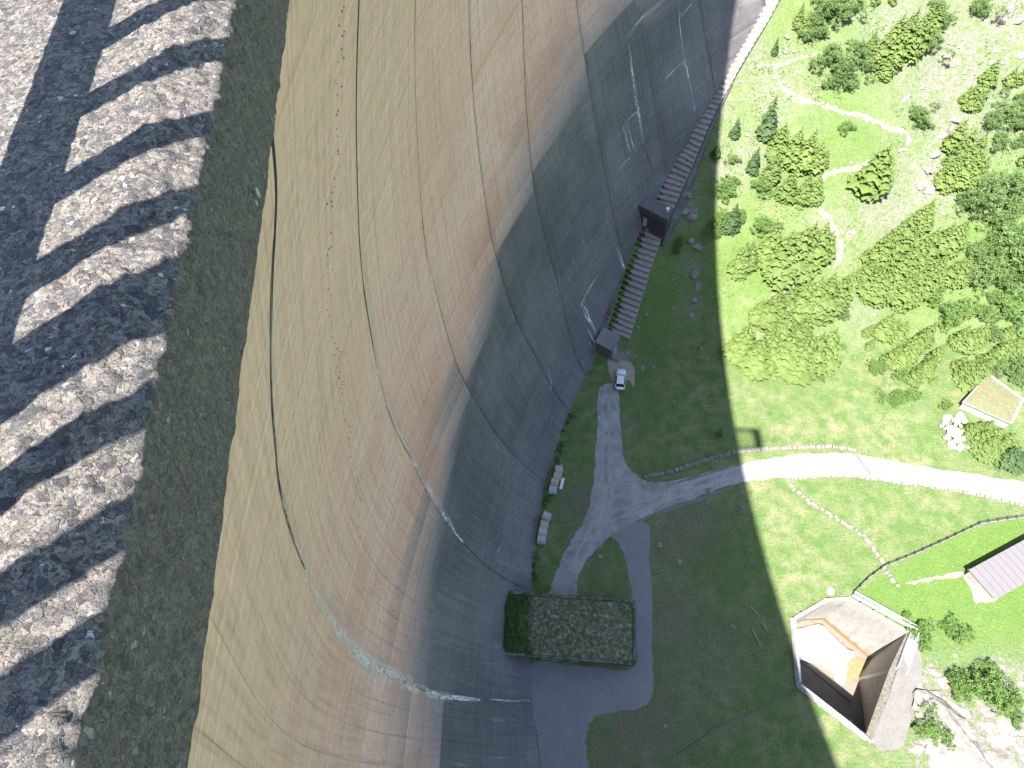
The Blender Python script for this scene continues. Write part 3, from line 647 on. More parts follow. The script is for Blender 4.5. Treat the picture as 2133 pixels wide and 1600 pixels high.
def outn(a, b, c):
    e = np.array(b)-np.array(a); n_ = np.array([-e[1], e[0]])/np.linalg.norm(e)
    return -n_ if n_@(np.array(c)-np.array(a)) > 0 else n_
def leafclump(centres, size, n_per, mat, name, parent=None, seed=1, squash=.6, tri=True, drop=0.0):
    r = np.random.default_rng(seed); C_ = np.repeat(np.asarray(centres, float), n_per, 0); n_ = len(C_)
    C_ = C_+r.normal(0, 1, (n_, 3))*np.array([1, 1, squash])*size*1.1
    a = r.normal(0, 1, (n_, 3)); a /= np.linalg.norm(a, axis=1)[:, None]; b = np.cross(a, r.normal(0, 1, (n_, 3))); b /= np.linalg.norm(b, axis=1)[:, None]
    s_ = (size*(.5+r.random(n_)))[:, None] if np.isscalar(size) else size
    V_ = np.stack([C_-a*s_*.6, C_+b*s_*.45, C_+a*s_*.6, C_-b*s_*.45], 1).reshape(-1, 3)
    return rawmesh(name, V_, np.arange(n_*4).reshape(-1, 4), mat)
def leafmat(name, c0, c1, tl=.35, sc_=.7):
    n = NB(name, .65, .25); v = n.co()
    oi = n.N('ShaderNodeObjectInfo'); f = n.noise(v, sc_*3, 3, .7)
    c = n.mix(n.ramp(f, [(.3, 0.0), (.7, 1.0)]), c0, c1)
    c = n.mix(n.math('MULTIPLY', oi.outputs['Random'], .35), c, tuple(x*.55 for x in c0)); n.col(c)
    t = n.N('ShaderNodeBsdfTranslucent'); n.L(c, t.inputs[0]); mx = n.N('ShaderNodeMixShader'); mx.inputs[0].default_value = tl
    n.L(n.b.outputs[0], mx.inputs[1]); n.L(t.outputs[0], mx.inputs[2]); n.L(mx.outputs[0], n.t.nodes['Material Output'].inputs[0]); return n.m
M_NEEDLE_Y = leafmat('needles_yellowgreen', (.12, .185, .045), (.19, .255, .075))
M_NEEDLE_D = leafmat('needles_dark', (.055, .105, .040), (.09, .145, .055))
M_LEAF = leafmat('broad_leaves', (.125, .22, .07), (.205, .30, .105))
M_LEAFL = leafmat('broad_leaves_light', (.13, .235, .06), (.20, .31, .09))
M_GRASSC = leafmat('grass_clumps', (.05, .10, .02), (.10, .15, .035))

# gatehouse with a turf roof
ZG = 5.0
gh = empty('gatehouse', (*flat(1200, 1310)[:2], 0)); tag(gh, 'long flat-roofed concrete gatehouse with a mossy turf roof built against the dam foot', 'building')
def put(o, parent):           # keep world position while parenting to a moved Empty
    o.parent = parent; o.matrix_parent_inverse = Matrix.Translation(Vector(parent.location)).inverted() if parent.rotation_euler.z == 0 else parent.matrix_basis.inverted(); return o
R4 = corners([(1064, 1230), (1324, 1250), (1325, 1386), (1064, 1365)], ZG)
R4[0] = (R4[0][0]-2.5, R4[0][1]); R4[3] = (R4[3][0]-2.5, R4[3][1])
n = NB('roof_turf', .95, .1); v = n.pos(); a1 = n.noise(v, .35, 5, .7); a2 = n.noise(v, 1.2, 6, .8)
c = n.ramp(a2, [(.32, (.035, .045, .02)), (.45, (.10, .095, .055)), (.54, (.15, .15, .10)), (.64, (.32, .32, .30))])
c = n.mix(n.ramp(a1, [(.5, 0.0), (.66, .6)]), c, (.055, .075, .025)); n.col(c); n.bump(a2, .25); M_TURF = n.m
n = NB('mound_turf', .95, .1); v = n.pos(); a2 = n.noise(v, 1.6, 5, .7)
n.col(n.ramp(a2, [(.3, (.025, .05, .016)), (.55, (.06, .095, .03)), (.68, (.11, .085, .06))])); n.bump(a2, .3); M_MOUND = n.m
put(quadbox('wall', inset(R4, .7), -.2, ZG-.6, M_CONCD, None), gh)
put(quadbox('roof', R4, ZG-.6, ZG-.15, M_CONCM, None), gh)
I1 = inset(R4, .7)
def bar4(a, b, w_, z0, z1, name, mat, parent):
    a, b = np.array(a, float), np.array(b, float); e = (b-a)/np.linalg.norm(b-a); n_ = np.array([-e[1], e[0]])*w_/2
    return put(MB().prism([tuple(a-n_), tuple(b-n_), tuple(b+n_), tuple(a+n_)], z0, z1).build(name, mat), parent)
K4 = inset(R4, .3)
bar4(K4[0], K4[1], .6, ZG-.148, ZG+.12, 'roof_kerb', M_CONCM, gh); bar4(K4[3], K4[2], .6, ZG-.148, ZG+.12, 'roof_kerb', M_CONCM, gh)
bar4(lerp(K4[1], K4[2], .03), lerp(K4[1], K4[2], .97), .5, ZG-.148, ZG+.118, 'roof_kerb', M_CONCM, gh)
mA, mB = lerp(I1[0], I1[1], .235), lerp(I1[3], I1[2], .235)
def turf(name, P4, z, amp, mat, n1=60, n2=40, seed=3):
    A, B = np.meshgrid(np.linspace(0, 1, n1), np.linspace(0, 1, n2), indexing='ij'); P4 = [np.array(p) for p in P4]
    XY = (P4[0]*(1-A)[..., None]+P4[1]*A[..., None])*(1-B)[..., None]+(P4[3]*(1-A)[..., None]+P4[2]*A[..., None])*B[..., None]
    ed = np.minimum(np.minimum(A, 1-A)*4, np.minimum(B, 1-B)*4).clip(0, 1)
    Z_ = z+ed*.12+(vnoise(XY[..., 0], XY[..., 1], .9, seed, 4))*amp*ed
    J = np.arange(A.size).reshape(A.shape); Fq = np.stack([J[:-1, :-1], J[:-1, 1:], J[1:, 1:], J[1:, :-1]], -1).reshape(-1, 4)
    V_ = np.concatenate([XY, Z_[..., None]], -1).reshape(-1, 3)
    e1 = P4[1]-P4[0]; e2 = P4[3]-P4[0]
    if e1[0]*e2[1]-e1[1]*e2[0] > 0: Fq = np.ascontiguousarray(Fq[:, ::-1])
    return obj(name, V_, Fq, mat, smooth=True), V_
o, tv = turf('turf', [mA, I1[1], I1[2], mB], ZG-.1, .35, M_TURF); put(o, gh)
lm = leafclump(tv[rng.integers(0, len(tv), 25)]+[0, 0, .15], .16, 5, M_GRASSC, 'turf_tufts', seed=4); o = inst('turf_tufts', lm, (0, 0, 0)); tag(o, kind='stuff'); put(o, gh)
o, tv = turf('mound', [I1[0], lerp(mA, I1[0], .12), lerp(mB, I1[3], .12), I1[3]], ZG, 1.2, M_MOUND, 26, 40, 6); put(o, gh)
lm = leafclump(tv[rng.integers(0, len(tv), 260)]+[0, 0, .2], .22, 6, M_GRASSC, 'mound_tufts', seed=5); o = inst('mound_tufts', lm, (0, 0, 0)); tag(o, kind='stuff'); put(o, gh)
W4 = inset(R4, .7); fn = outn(W4[3], W4[2], W4[0])
for t0, t1, z1, nm in ((.30, .44, 3.6, 'gate'), (.52, .60, 2.6, 'door'), (.68, .74, 2.8, 'window'), (.80, .86, 2.8, 'window')):
    o = panel_on(nm, W4[3], W4[2], t0, t1, .05 if nm != 'window' else 1.5, z1, .06, M_GALV if nm != 'window' else M_STEELD, None, fn); put(o, gh)

# small entrance hut with a conduit and steps
hut = empty('concrete_hut', (*flat(1268, 720)[:2], 0)); tag(hut, 'small square concrete entrance hut with a pale flat roof where the ribbed stair ends', 'hut')
H4 = corners([(1257, 681), (1239.5, 712), (1273.5, 731.5), (1293, 700)], 4.4)
M_HUTR = m_concrete('hut_roof_concrete', (.25, .24, .235), .75); M_HUTW = m_concrete('hut_wall_concrete', (.20, .215, .19), .75)
put(quadbox('wall', inset(H4, .18), -.3, 4.1, M_HUTW, None), hut); put(quadbox('roof', H4, 4.1, 4.4, M_HUTR, None), hut)
for a, b in ((0, 1), (1, 2), (2, 3), (3, 0)):
    bar4(lerp(inset(H4, .1)[a], inset(H4, .1)[b], .04), lerp(inset(H4, .1)[a], inset(H4, .1)[b], .96), .16, 4.4, 4.5, 'roof_kerb', M_CONC, hut)
e_ = np.array(H4[3])-np.array(H4[2]); eu = e_/np.linalg.norm(e_); eo = outn(H4[2], H4[3], H4[0])
for k in range(4):
    a = np.array(H4[2])+eu*.4+eo*(.1+.55*k); b = a+eu*3.6
    put(MB().prism([tuple(a), tuple(b), tuple(b+eo*.42), tuple(a+eo*.42)], 0, .95-.23*k).build('step', M_CONC), hut)
put(panel_on('door', H4[2], H4[3], .25, .6, .95, 3.3, .05, M_GALV, None, eo), hut)
for a, b in ((0.0, 0.0),):
    mb = MB(); p0 = dam_at(1224, 688); P0 = dam_p(p0[0], p0[1], .15); c1 = np.array([*H4[1], 4.3])+np.array([-.15, -.1, 0])
    mb.tube([tuple(P0), tuple(c1), (c1[0]+.1, c1[1]-.2, .1)], .07, 6); put(mb.build('conduit', M_WHITE), hut)

# valve tower on the slope, straddling the stair
tw = empty('valve_tower', (24, 130, 16)); tag(tw, 'dark concrete tower block straddling the ribbed stair, its left edge lined with a white conduit', 'tower')
T4 = corners([(1337, 402), (1405, 434), (1391, 459), (1321, 424)], 22.5)
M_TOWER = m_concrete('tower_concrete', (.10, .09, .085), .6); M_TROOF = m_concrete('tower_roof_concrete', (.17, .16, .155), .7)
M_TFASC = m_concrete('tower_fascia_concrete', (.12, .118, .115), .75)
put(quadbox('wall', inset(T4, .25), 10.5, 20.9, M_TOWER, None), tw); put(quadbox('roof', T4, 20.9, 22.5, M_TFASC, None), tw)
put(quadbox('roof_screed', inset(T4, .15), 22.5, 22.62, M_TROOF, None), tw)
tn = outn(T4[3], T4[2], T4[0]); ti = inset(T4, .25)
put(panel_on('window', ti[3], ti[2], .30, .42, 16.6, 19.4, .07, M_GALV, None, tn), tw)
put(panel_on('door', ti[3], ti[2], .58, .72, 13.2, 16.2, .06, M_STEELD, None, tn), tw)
a = lerp(lerp(T4[1], T4[2], .55), T4[0], .12)
mb = MB(); mb.tube([(a[0], a[1], 22.6), (a[0], a[1], 23.6)], .28, 10); mb.tube([(a[0], a[1], 23.6), (a[0], a[1], 23.8)], .5, 10); put(mb.build('vent_pipe', M_WHITE), tw)
l3 = np.array(T4[3])+(np.array(T4[3])-np.array(T4[2]))*.015; l0 = np.array(T4[0])+(np.array(T4[0])-np.array(T4[1]))*.015
mb = MB(); mb.tube([(l0[0]+.5, l0[1]-.3, 22.7), (l0[0], l0[1], 22.75)], .10, 6); mb.tube([(l0[0], l0[1], 22.75), (l3[0], l3[1], 22.75)], .17, 8)
mb.tube([(l3[0], l3[1], 22.75), (l3[0]-.05, l3[1]-.1, 21.2), (l3[0]+1.6, l3[1]-1.6, 12.5)], .10, 8); put(mb.build('conduit', M_WHITE), tw)

# ribbed concrete stair up the abutment, every step its own block
n = NB('stair_concrete', .95, .1); uvn = n.N('ShaderNodeUVMap'); uvn.uv_map = 'UVMap'; sx = n.N('ShaderNodeSeparateXYZ'); n.L(uvn.outputs[0], sx.inputs[0])
v = n.pos(); f = n.noise(v, 1.2, 6, .7)
c = n.ramp(f, [(.3, (.19, .177, .163)), (.6, (.30, .28, .26))])
mo = n.math('ADD', n.math('MULTIPLY', sx.outputs[0], -1.6), n.math('MULTIPLY', f, 1.6)); mo = n.math('ADD', mo, n.math('MULTIPLY', sx.outputs[1], .9))
c = n.mix(n.ramp(mo, [(.50, 0.0), (.66, 1.0)]), c, n.mix(n.noise(v, 3, 4), (.02, .03, .01), (.05, .065, .02))); n.col(c); n.bump(f, .1); M_STAIR = n.m
Lp = [(1268, 690), (1322, 520), (1362, 405), (1410, 310), (1455, 235), (1502, 165), (1548, 80), (1592, 0), (1640, -90)]
Rp = [(1310, 712), (1362, 545), (1408, 430), (1445, 345), (1485, 250), (1522, 182), (1572, 95), (1620, 12), (1665, -75)]
LW = np.array(spline([ground(*p) for p in Lp], 12)); RW = np.array(spline([ground(*p) for p in Rp], 12))
LW[:, :2] -= 1.2*(RW-LW)[:, :2]/np.linalg.norm((RW-LW)[:, :2], axis=1)[:, None]*.4
cl = (LW+RW)/2; sd = np.r_[0, np.cumsum(np.linalg.norm(np.diff(cl[:, :2], axis=0), axis=1))]
stair = empty('ribbed_stair', tuple(cl[0])); tag(stair, 'wide mossy stepped concrete rib climbing the abutment along the dam toe', 'stair')
run = 1.27; ns = int(sd[-1]/run)
def at_s(A_, s_): return np.array([np.interp(s_, sd, A_[:, k]) for k in range(3)])
for k in range(ns):
    s0, s1 = k*run, (k+1)*run
    a0, b0, a1, b1 = at_s(LW, s0), at_s(RW, s0), at_s(LW, s1), at_s(RW, s1)
    z1 = max(hgt(*((a1+b1)/2)[:2]), hgt(*((a0+b0)/2)[:2]))+.45; z0 = hgt(*((a0+b0)/2)[:2])-1.6
    xs = [0, .2, .4, .6, .8, 1.0]; Vv = []; U = []
    for i_, t in enumerate(xs):
        j_ = random.uniform(-.16, .16)*(1 if 0 < t < .9 else 0); p0 = a0+(b0-a0)*t; p1 = a1+(b1-a1)*t; d_ = (p0-p1)/np.linalg.norm(p0-p1)*j_
        zz = z1-random.uniform(0, .06)
        Vv += [(p0[0]+d_[0], p0[1]+d_[1], z0), (p0[0]+d_[0], p0[1]+d_[1], zz), (p1[0], p1[1], zz), (p1[0], p1[1], z0)]
        U += [(t, 1), (t, .22), (t, 0), (t, 1)]
    Fq = []
    for i_ in range(5):
        q = i_*4; Fq += [(q+1, q, q+4, q+5), (q+2, q+1, q+5, q+6), (q+3, q+2, q+6, q+7)]
    Fq += [(0, 1, 2, 3), (23, 22, 21, 20)]
    put(obj('step', Vv, Fq, M_STAIR, uv=U), stair)
def sidewall(pix, wtop, hh, name):
    P = [ground(*p) for p in pix]; P = np.array(spline(P, 6)); e = np.gradient(P[:, :2], axis=0); e /= np.linalg.norm(e, axis=1)[:, None]; nn = np.stack([e[:, 1], -e[:, 0]], -1)
    w_ = np.interp(np.linspace(0, 1, len(P)), np.linspace(0, 1, len(wtop)), wtop)[:, None]
    A_ = P[:, :2]; B_ = P[:, :2]+nn*w_; zt_ = P[:, 2]+hh; Vv = []
    for i in range(len(P)): Vv += [(*A_[i], P[i, 2]-2), (*A_[i], zt_[i]), (*B_[i], zt_[i]-.3), (*B_[i], P[i, 2]-3)]
    Fq = []
    for i in range(len(P)-1):
        q = i*4
        for k in range(4): Fq.append((q+k, q+(k+1) % 4, q+4+(k+1) % 4, q+4+k))
    Fq += [(3, 2, 1, 0), tuple(len(Vv)-4+k for k in range(4))]
    return put(obj(name, Vv, Fq, M_CONCD), stair)
sidewall([(1378, 515), (1395, 470), (1409, 432), (1447, 345), (1487, 250), (1524, 180)], [.3, 1.4, 2.0, 1.0, .5, .2], 1.1, 'side_wall')

# ------------------------------------------------------------------ car
def build_car():
    root = empty('parked_car'); tag(root, 'white estate car parked on the sandy apron below the concrete hut', 'car')
    S_ = 1.42; L_, Wd = 4.35*S_, 1.8*S_
    M_P = simple('car_paint', (.62, .66, .72), .3, .03, spec=.5, bump=0); M_G = simple('car_glass', (.012, .014, .018), .08, .1, spec=.6, bump=0); M_T = simple('tyre_rubber', (.02, .02, .02), .8, .1)
    st = [(-1.0, .74, .42, .72), (-.96, .86, .30, .86), (-.8, .97, .22, .93), (-.45, 1.0, .20, .98), (0, 1.0, .20, .98), (.45, 1.0, .20, .95), (.75, .96, .22, .86), (.92, .84, .28, .74), (1.0, .62, .36, .60)]
    Vv = []; Fq = []; m = 10
    for x, w_, zl, zh in st:
        y_ = x*L_/2; hw = w_*Wd/2; zl *= S_; zh *= S_
        for px, pz in [(-.86, zl), (-1, zl+.12*S_), (-1, zh-.22*S_), (-.90, zh-.04*S_), (-.5, zh), (.5, zh), (.90, zh-.04*S_), (1, zh-.22*S_), (1, zl+.12*S_), (.86, zl)]: Vv.append((px*hw, y_, pz))
    for i in range(len(st)-1):
        for k in range(m): Fq.append((i*m+k, i*m+(k+1) % m, (i+1)*m+(k+1) % m, (i+1)*m+k))
    Fq += [tuple(range(m))[::-1], tuple(range((len(st)-1)*m, len(st)*m))]
    obj('body', Vv, [f[::-1] for f in Fq], M_P, root, smooth=True)
    def loft(name, rows, mat, sm=True):
        V_ = [(x*Wd/2, y_*L_/2, z*S_) for r_ in rows for x, y_, z in r_]; k_ = len(rows[0]); F_ = []
        for i in range(len(rows)-1):
            for j in range(k_-1): F_.append((i*k_+j, i*k_+j+1, (i+1)*k_+j+1, (i+1)*k_+j))
        return obj(name, V_, F_, mat, root, smooth=sm)
    lo = [(-.93, -.84), (.93, -.84), (.93, .36), (-.93, .36)]; hi = [(-.74, -.70), (.74, -.70), (.76, .10), (-.76, .10)]
    V_ = [(x*Wd/2, y_*L_/2, .95*S_) for x, y_ in lo]+[(x*Wd/2, y_*L_/2, 1.43*S_) for x, y_ in hi]
    obj('cabin_glass', V_, [(0, 1, 5, 4), (1, 2, 6, 5), (2, 3, 7, 6), (3, 0, 4, 7), (4, 5, 6, 7)], M_G, root)
    loft('roof', [[(x, y_, 1.44+.05*(1-x*x)*(1-((y_+.3)/.5)**2)) for x in (-.74, -.4, 0, .4, .74)] for y_ in (-.71, -.5, -.3, -.1, .11)], M_P)
    for s_ in (-1, 1):
        MB().tube([(s_*.74*Wd/2, -.66*L_/2, 1.50*S_), (s_*.74*Wd/2, .06*L_/2, 1.50*S_)], .025*S_, 6).build('roof_rail', M_STEELD, root)
        MB().tube([(s_*.93*Wd/2, .37*L_/2, .97*S_), (s_*.76*Wd/2, .11*L_/2, 1.45*S_)], .035*S_, 5).build('pillar', M_P, root)
        MB().tube([(s_*.93*Wd/2, -.85*L_/2, .97*S_), (s_*.74*Wd/2, -.71*L_/2, 1.45*S_)], .05*S_, 5).build('pillar', M_P, root)
        MB().box((min(s_*.98, s_*1.14)*Wd/2, .24*L_/2, .92*S_), (max(s_*.98, s_*1.14)*Wd/2, .31*L_/2, 1.06*S_)).build('mirror', M_P, root)
        MB().box((s_*.62*Wd/2-.2, .93*L_/2, .58*S_), (s_*.62*Wd/2+.2, .965*L_/2, .72*S_)).build('headlight', M_GALV, root)
        MB().box((s_*.72*Wd/2-.14, -1.0*L_/2, .62*S_), (s_*.72*Wd/2+.14, -.955*L_/2, .82*S_)).build('tail_light', simple('tail_red', (.35, .02, .02), .3), root)
        for y_ in (-.62, .62):
            w_ = MB().tube([(s_*.80*Wd/2, y_*L_/2, .33*S_), (s_*.98*Wd/2, y_*L_/2, .33*S_)], .33*S_, 16).build('wheel', M_T, root)
            MB().tube([(s_*.985*Wd/2, y_*L_/2, .33*S_), (s_*.992*Wd/2, y_*L_/2, .33*S_)], .2*S_, 12).build('rim', M_GALV, w_)
    return root
car = build_car(); pa, pb = flat(1290, 816), flat(1294, 772); car.location = (*((pa+pb)/2)[:2], .05)
car.rotation_euler = (0, 0, math.atan2(pb[1]-pa[1], pb[0]-pa[0])-math.pi/2)

# ------------------------------------------------------------------ concrete pipe rings and slab by the dam toe
def ring_mesh(mat, r=1.05, w_=1.75, th=.14):
    n_ = 20; V_ = []; F_ = []
    for x in (-w_/2, w_/2):
        for rr in (r, r-th):
            for k in range(n_): a = 2*math.pi*k/n_; V_.append((x, rr*math.cos(a), r+rr*math.sin(a)))
    for k in range(n_):
        j = (k+1) % n_; F_ += [(k, j, 2*n_+j, 2*n_+k), (n_+j, n_+k, 3*n_+k, 3*n_+j), (j, k, n_+k, n_+j), (2*n_+k, 2*n_+j, 3*n_+j, 3*n_+k)]
    return rawmesh('concrete_pipe', V_, F_, mat)
RG = ring_mesh(m_concrete('pipe_grey', (.46, .47, .48), .85, bumpd=.005)); RP = ring_mesh(m_concrete('pipe_pinkish', (.52, .40, .36), .85, bumpd=.005))
PR = [(1164.5, 976, 0, 6, 1, 'topmost of the upper row, slightly askew'), (1161.5, 991, 0, -14, 1, 'second from the top in the upper row'), (1156, 1004, 0, -10, 1, 'third from the top in the upper row'), (1152, 1019, 0, -8, 0, 'lowest of the upper row by the dam'),
      (1139, 1075, 0, -22, 0, 'topmost of the lower row, turned askew'), (1134, 1092, 0, -4, 1, 'second from the top in the lower row, pinkish'), (1131, 1107, 0, -6, 0, 'third from the top in the lower row'), (1128, 1123, 0, -8, 0, 'lowest of the lower row, nearest the gatehouse')]
for px, py, z, rot, pk, lb in PR:
    p = flat(px, py, 1.5); o = inst('concrete_pipe', RP if pk else RG, (p[0], p[1], 0), (0, 0, math.radians(rot)))
    tag(o, '%s concrete pipe ring, %s' % ('pinkish' if pk else 'grey', lb.replace(', pinkish', '')), 'pipe', 'concrete pipe rings lying along the dam toe')
p0, p1 = flat(1173, 995, .6), flat(1168, 1018, .6); e = (p1-p0)[:2]; L_ = np.linalg.norm(e); mb = MB(); mb.prism([(-L_/2+.3, -.3), (L_/2, -.35), (L_/2, .3), (-L_/2, .35), (-L_/2, -.05)], 0, .55)
o = mb.build('concrete_slab', M_WHITE); o.location = (*((p0+p1)/2)[:2], .02); o.rotation_euler = (0, 0, math.atan2(e[1], e[0])); tag(o, 'long white concrete beam lying on grass beside the upper row of pipe rings', 'slab')
p = dam_at(1266, 661)
if p:
    o = MB().box((-.55, -.06, -.6), (.55, .02, .6)).build('sign_plate', simple('pale_blue_sign', (.35, .55, .65), .5, .05, bump=0)); P = dam_p(p[0], p[1], .1)
    o.location = P; o.rotation_euler = (math.radians(-25), math.radians(35), p[0]+math.pi/2); tag(o, 'small pale blue diamond plate fixed to the dam face above the hut', 'sign')

# ------------------------------------------------------------------ stilling basin
PZ_ = -17.0
bs = empty('stilling_basin', (*flat(1760, 1400)[:2], 0)); tag(bs, 'deep angular concrete stilling basin sunk in the meadow with white sediment on its floor', 'basin')
def F3(px, py, z): return tuple(flat(px, py, z))
def poly(name, P, mat, **k): return put(obj(name, P, [tuple(range(len(P)))], mat, **k), bs)
n = NB('basin_wall_concrete', .9, .2); v = n.pos(); f = n.noise(n.pos((1, 1, .25)), .9, 6, .7); f2 = n.noise(n.pos((1, 1, 3)), 1.0, 4, .6)
zp = n.N('ShaderNodeSeparateXYZ'); g_ = n.N('ShaderNodeNewGeometry'); n.L(g_.outputs['Position'], zp.inputs[0])
c = n.ramp(f, [(.3, (.175, .168, .16)), (.6, (.25, .238, .225))]); c = n.mix(.4, c, n.ramp(f2, [(.3, .7), (.6, 1.05)]), 'MULTIPLY')
low = n.math('MULTIPLY', n.math('ADD', zp.outputs[2], n.math('MULTIPLY', f, 3.0)), 1.0)
al = n.N('ShaderNodeMapRange'); al.inputs['From Min'].default_value = -13.6; al.inputs['From Max'].default_value = -14.4; n.L(low, al.inputs[0])
c = n.mix(al.outputs[0], c, (.20, .135, .055)); n.col(c); n.bump(f, .05); M_BW = n.m
RIM = [(1655, 1291), (1722, 1252), (1769, 1249), (1889, 1318), (1852, 1396), (1803, 1532), (1668, 1427)]
rim = [F3(*p, .35) for p in RIM]; N7 = len(RIM)
bot = [list(r) for r in rim]
for i in range(N7): bot[i][2] = PZ_-.6
# the two eastern walls are battered: their foot stands further in
b5 = F3(1786, 1412, PZ_-.6); b6 = F3(1803, 1527, PZ_-.6); b4 = F3(1810, 1376, PZ_-.6)
bot[3] = list(b4) if True else bot[3]; bot[4] = list(b5); bot[5] = [*b6[:2], PZ_-.6]
for i in range(N7):
    j = (i+1) % N7; A0, A1, B0, B1 = [np.array(q, float) for q in (rim[i], rim[j], bot[i], bot[j])]
    V_, F_ = [], []; nn = 8
    for u in range(nn+1):
        for v_ in range(nn+1):
            p = (A0+(A1-A0)*u/nn)*(1-v_/nn)+(B0+(B1-B0)*u/nn)*(v_/nn); V_.append(tuple(p))
    for u in range(nn):
        for v_ in range(nn): q = u*(nn+1)+v_; F_.append((q, q+nn+1, q+nn+2, q+1))
    put(obj('wall', V_, F_, M_BW if i not in (3, 4) else M_CONCB), bs)
fl = [F3(*p, PZ_) for p in RIM]; fx0 = min(b[0] for b in bot)-1; fx1 = max(b[0] for b in bot)+3; fy0 = min(b[1] for b in bot)-2; fy1 = max(b[1] for b in bot)+2
M_BFL = m_concrete('basin_floor_concrete', (.22, .19, .155), .8, .6)
poly('floor', [(fx0, fy0, PZ_), (fx1, fy0, PZ_), (fx1, fy1, PZ_), (fx0, fy1, PZ_)], M_BFL)
sedp = spline([flat(*p, PZ_)[:2] for p in [(1640, 1318), (1672, 1306), (1706, 1300), (1730, 1322), (1762, 1352), (1780, 1362), (1766, 1380), (1762, 1412), (1757, 1425), (1742, 1420), (1735, 1400), (1722, 1388), (1700, 1382), (1672, 1378), (1645, 1370)]], 5, True)
tri = tessellate_polygon([[Vector((p[0], p[1], 0)) for p in sedp]]); n_ = len(sedp)
cen = np.mean(np.array(sedp), 0); inner = [cen+(np.array(p)-cen)*.93 for p in sedp]
V_ = [(p[0], p[1], PZ_+.02) for p in sedp]+[(p[0], p[1], PZ_+1.1) for p in inner]; F_ = [(i, (i+1) % n_, (i+1) % n_+n_, i+n_) for i in range(n_)]+[tuple(n_+k for k in t) for t in tri]
M_SED = simple('white_sediment', (.72, .70, .66), .9, .08, .6); put(obj('sediment', V_, F_, M_SED), bs)
M_ALG = simple('ochre_algae', (.20, .145, .075), .8, .4, 1.2)
alp = spline([flat(*p, PZ_)[:2] for p in [(1766, 1390), (1776, 1372), (1800, 1372), (1796, 1392), (1786, 1412), (1768, 1418), (1760, 1412)]], 4, True)
put(obj('algae_film', [(p[0], p[1], PZ_+.06) for p in alp], [tuple(range(len(alp)))[::-1]], M_ALG), bs)
# rim, copings and the broad eastern buttress
def coping(name, P, w_in, w_out, z0, z1, mat, closed=False):
    P = [np.array(p[:2]) for p in P]
    for i in range(len(P)-(0 if closed else 1)):
        a, b = P[i], P[(i+1) % len(P)]; e = (b-a)/np.linalg.norm(b-a); n_ = np.array([e[1], -e[0]])
        if n_@(np.array(flat(1760, 1400)[:2])-a) > 0: n_ = -n_
        dz = .004*i
        put(MB().prism([tuple(a-n_*w_in-e*.35), tuple(b-n_*w_in+e*.35), tuple(b+n_*w_out+e*.35), tuple(a+n_*w_out-e*.35)], z0, z1+dz).build(name, mat), bs)
coping('coping', [rim[5], rim[6], rim[0]], .25, .95, -2.5, .45, M_CONC); coping('coping', [rim[0], rim[1], rim[2], rim[3]], .15, .55, -2.5, .45, M_CONCB)
BE = [F3(1889, 1318, .3), F3(1914, 1326, .28), F3(1920, 1386, .26), F3(1922, 1437, .24), F3(1898, 1500, .22), F3(1880, 1560, .2), F3(1835, 1565, .2), F3(1803, 1532, .35), F3(1852, 1396, .35)]
MIDE = [F3(1889, 1318, .3), F3(1868, 1400, .75), F3(1842, 1480, .7), F3(1815, 1545, .5)]
poly('rubble_crest', [BE[8], BE[7], MIDE[3], MIDE[2], MIDE[1], BE[0]], M_RUBBLE)
poly('buttress', [MIDE[0], MIDE[1], MIDE[2], MIDE[3], BE[6], BE[5], BE[4], BE[3], BE[2], BE[1]][::-1], m_concrete('buttress_concrete', (.19, .18, .17), .8, .5))
V_ = BE[1:7]; V_ = list(V_)+[(p[0], p[1], -7.0) for p in BE[1:7]]; put(obj('buttress_skirt', V_, [(i, i+1, i+7, i+6) for i in range(5)], M_CONC), bs)
for a, b, r_, nm in [((1856, 1334), (1800, 1392), .22, 'inlet_pipe'), ((1664, 1374), (1772, 1462), .20, 'wall_pipe')]:
    put(MB().tube([F3(*a, PZ_+2.0), F3(*b, PZ_+.4)], r_, 8).build(nm, M_STEELD), bs)
M_SL = simple('slot_shadowed_timber', (.10, .07, .05), .9, .3)  # even dark brown for the row of blocks
for k in range(6):
    t = k/5; a = np.array(F3(1875-t*60, 1392+t*8, PZ_+4.5-.5*k)); put(MB().box(tuple(a-[.2, .9, .5]), tuple(a+[.2, .3, .25])).build('dentil_block', M_SL), bs)
# tubular railings round the basin
def tube_rail(label, P, z, hgt_, sp, mat, rails=2, grp=None):
    root = empty('tube_railing', (*P[0][:2], z)); tag(root, label, 'railing', grp)
    for i in range(len(P)-1):
        a, b = np.array(P[i][:2]), np.array(P[i+1][:2])
        for r_ in range(rails):
            zz = z+hgt_*(r_+1)/rails; put(MB().tube([(*a, zz), (*b, zz)], .055, 6).build('rail', mat), root)
        L = np.linalg.norm(b-a); k = max(1, int(L/sp))
        for q in range(k+1):
            p = a+(b-a)*q/k; put(MB().tube([(*p, z-.1), (*p, z+hgt_)], .05, 6).build('post', mat), root)
tube_rail('thin white tube railing along the shaded west rim of the stilling basin', [flat(*p) for p in [(1662, 1422), (1649, 1292)]], .45, 1.3, 2.2, M_WHITE, 2, 'railings round the stilling basin')
tube_rail('white tube railing along the long south-west rim of the stilling basin', [flat(*p) for p in [(1666, 1430), (1740, 1490), (1810, 1548)]], .45, 1.3, 2.2, M_WHITE, 2, 'railings round the stilling basin')
tube_rail('double white tube railing along the far north-east rim of the stilling basin', [flat(*p) for p in [(1772, 1244), (1907, 1318), (1902, 1336)]], .45, 1.5, 2.0, M_WHITE, 3, 'railings round the stilling basin')
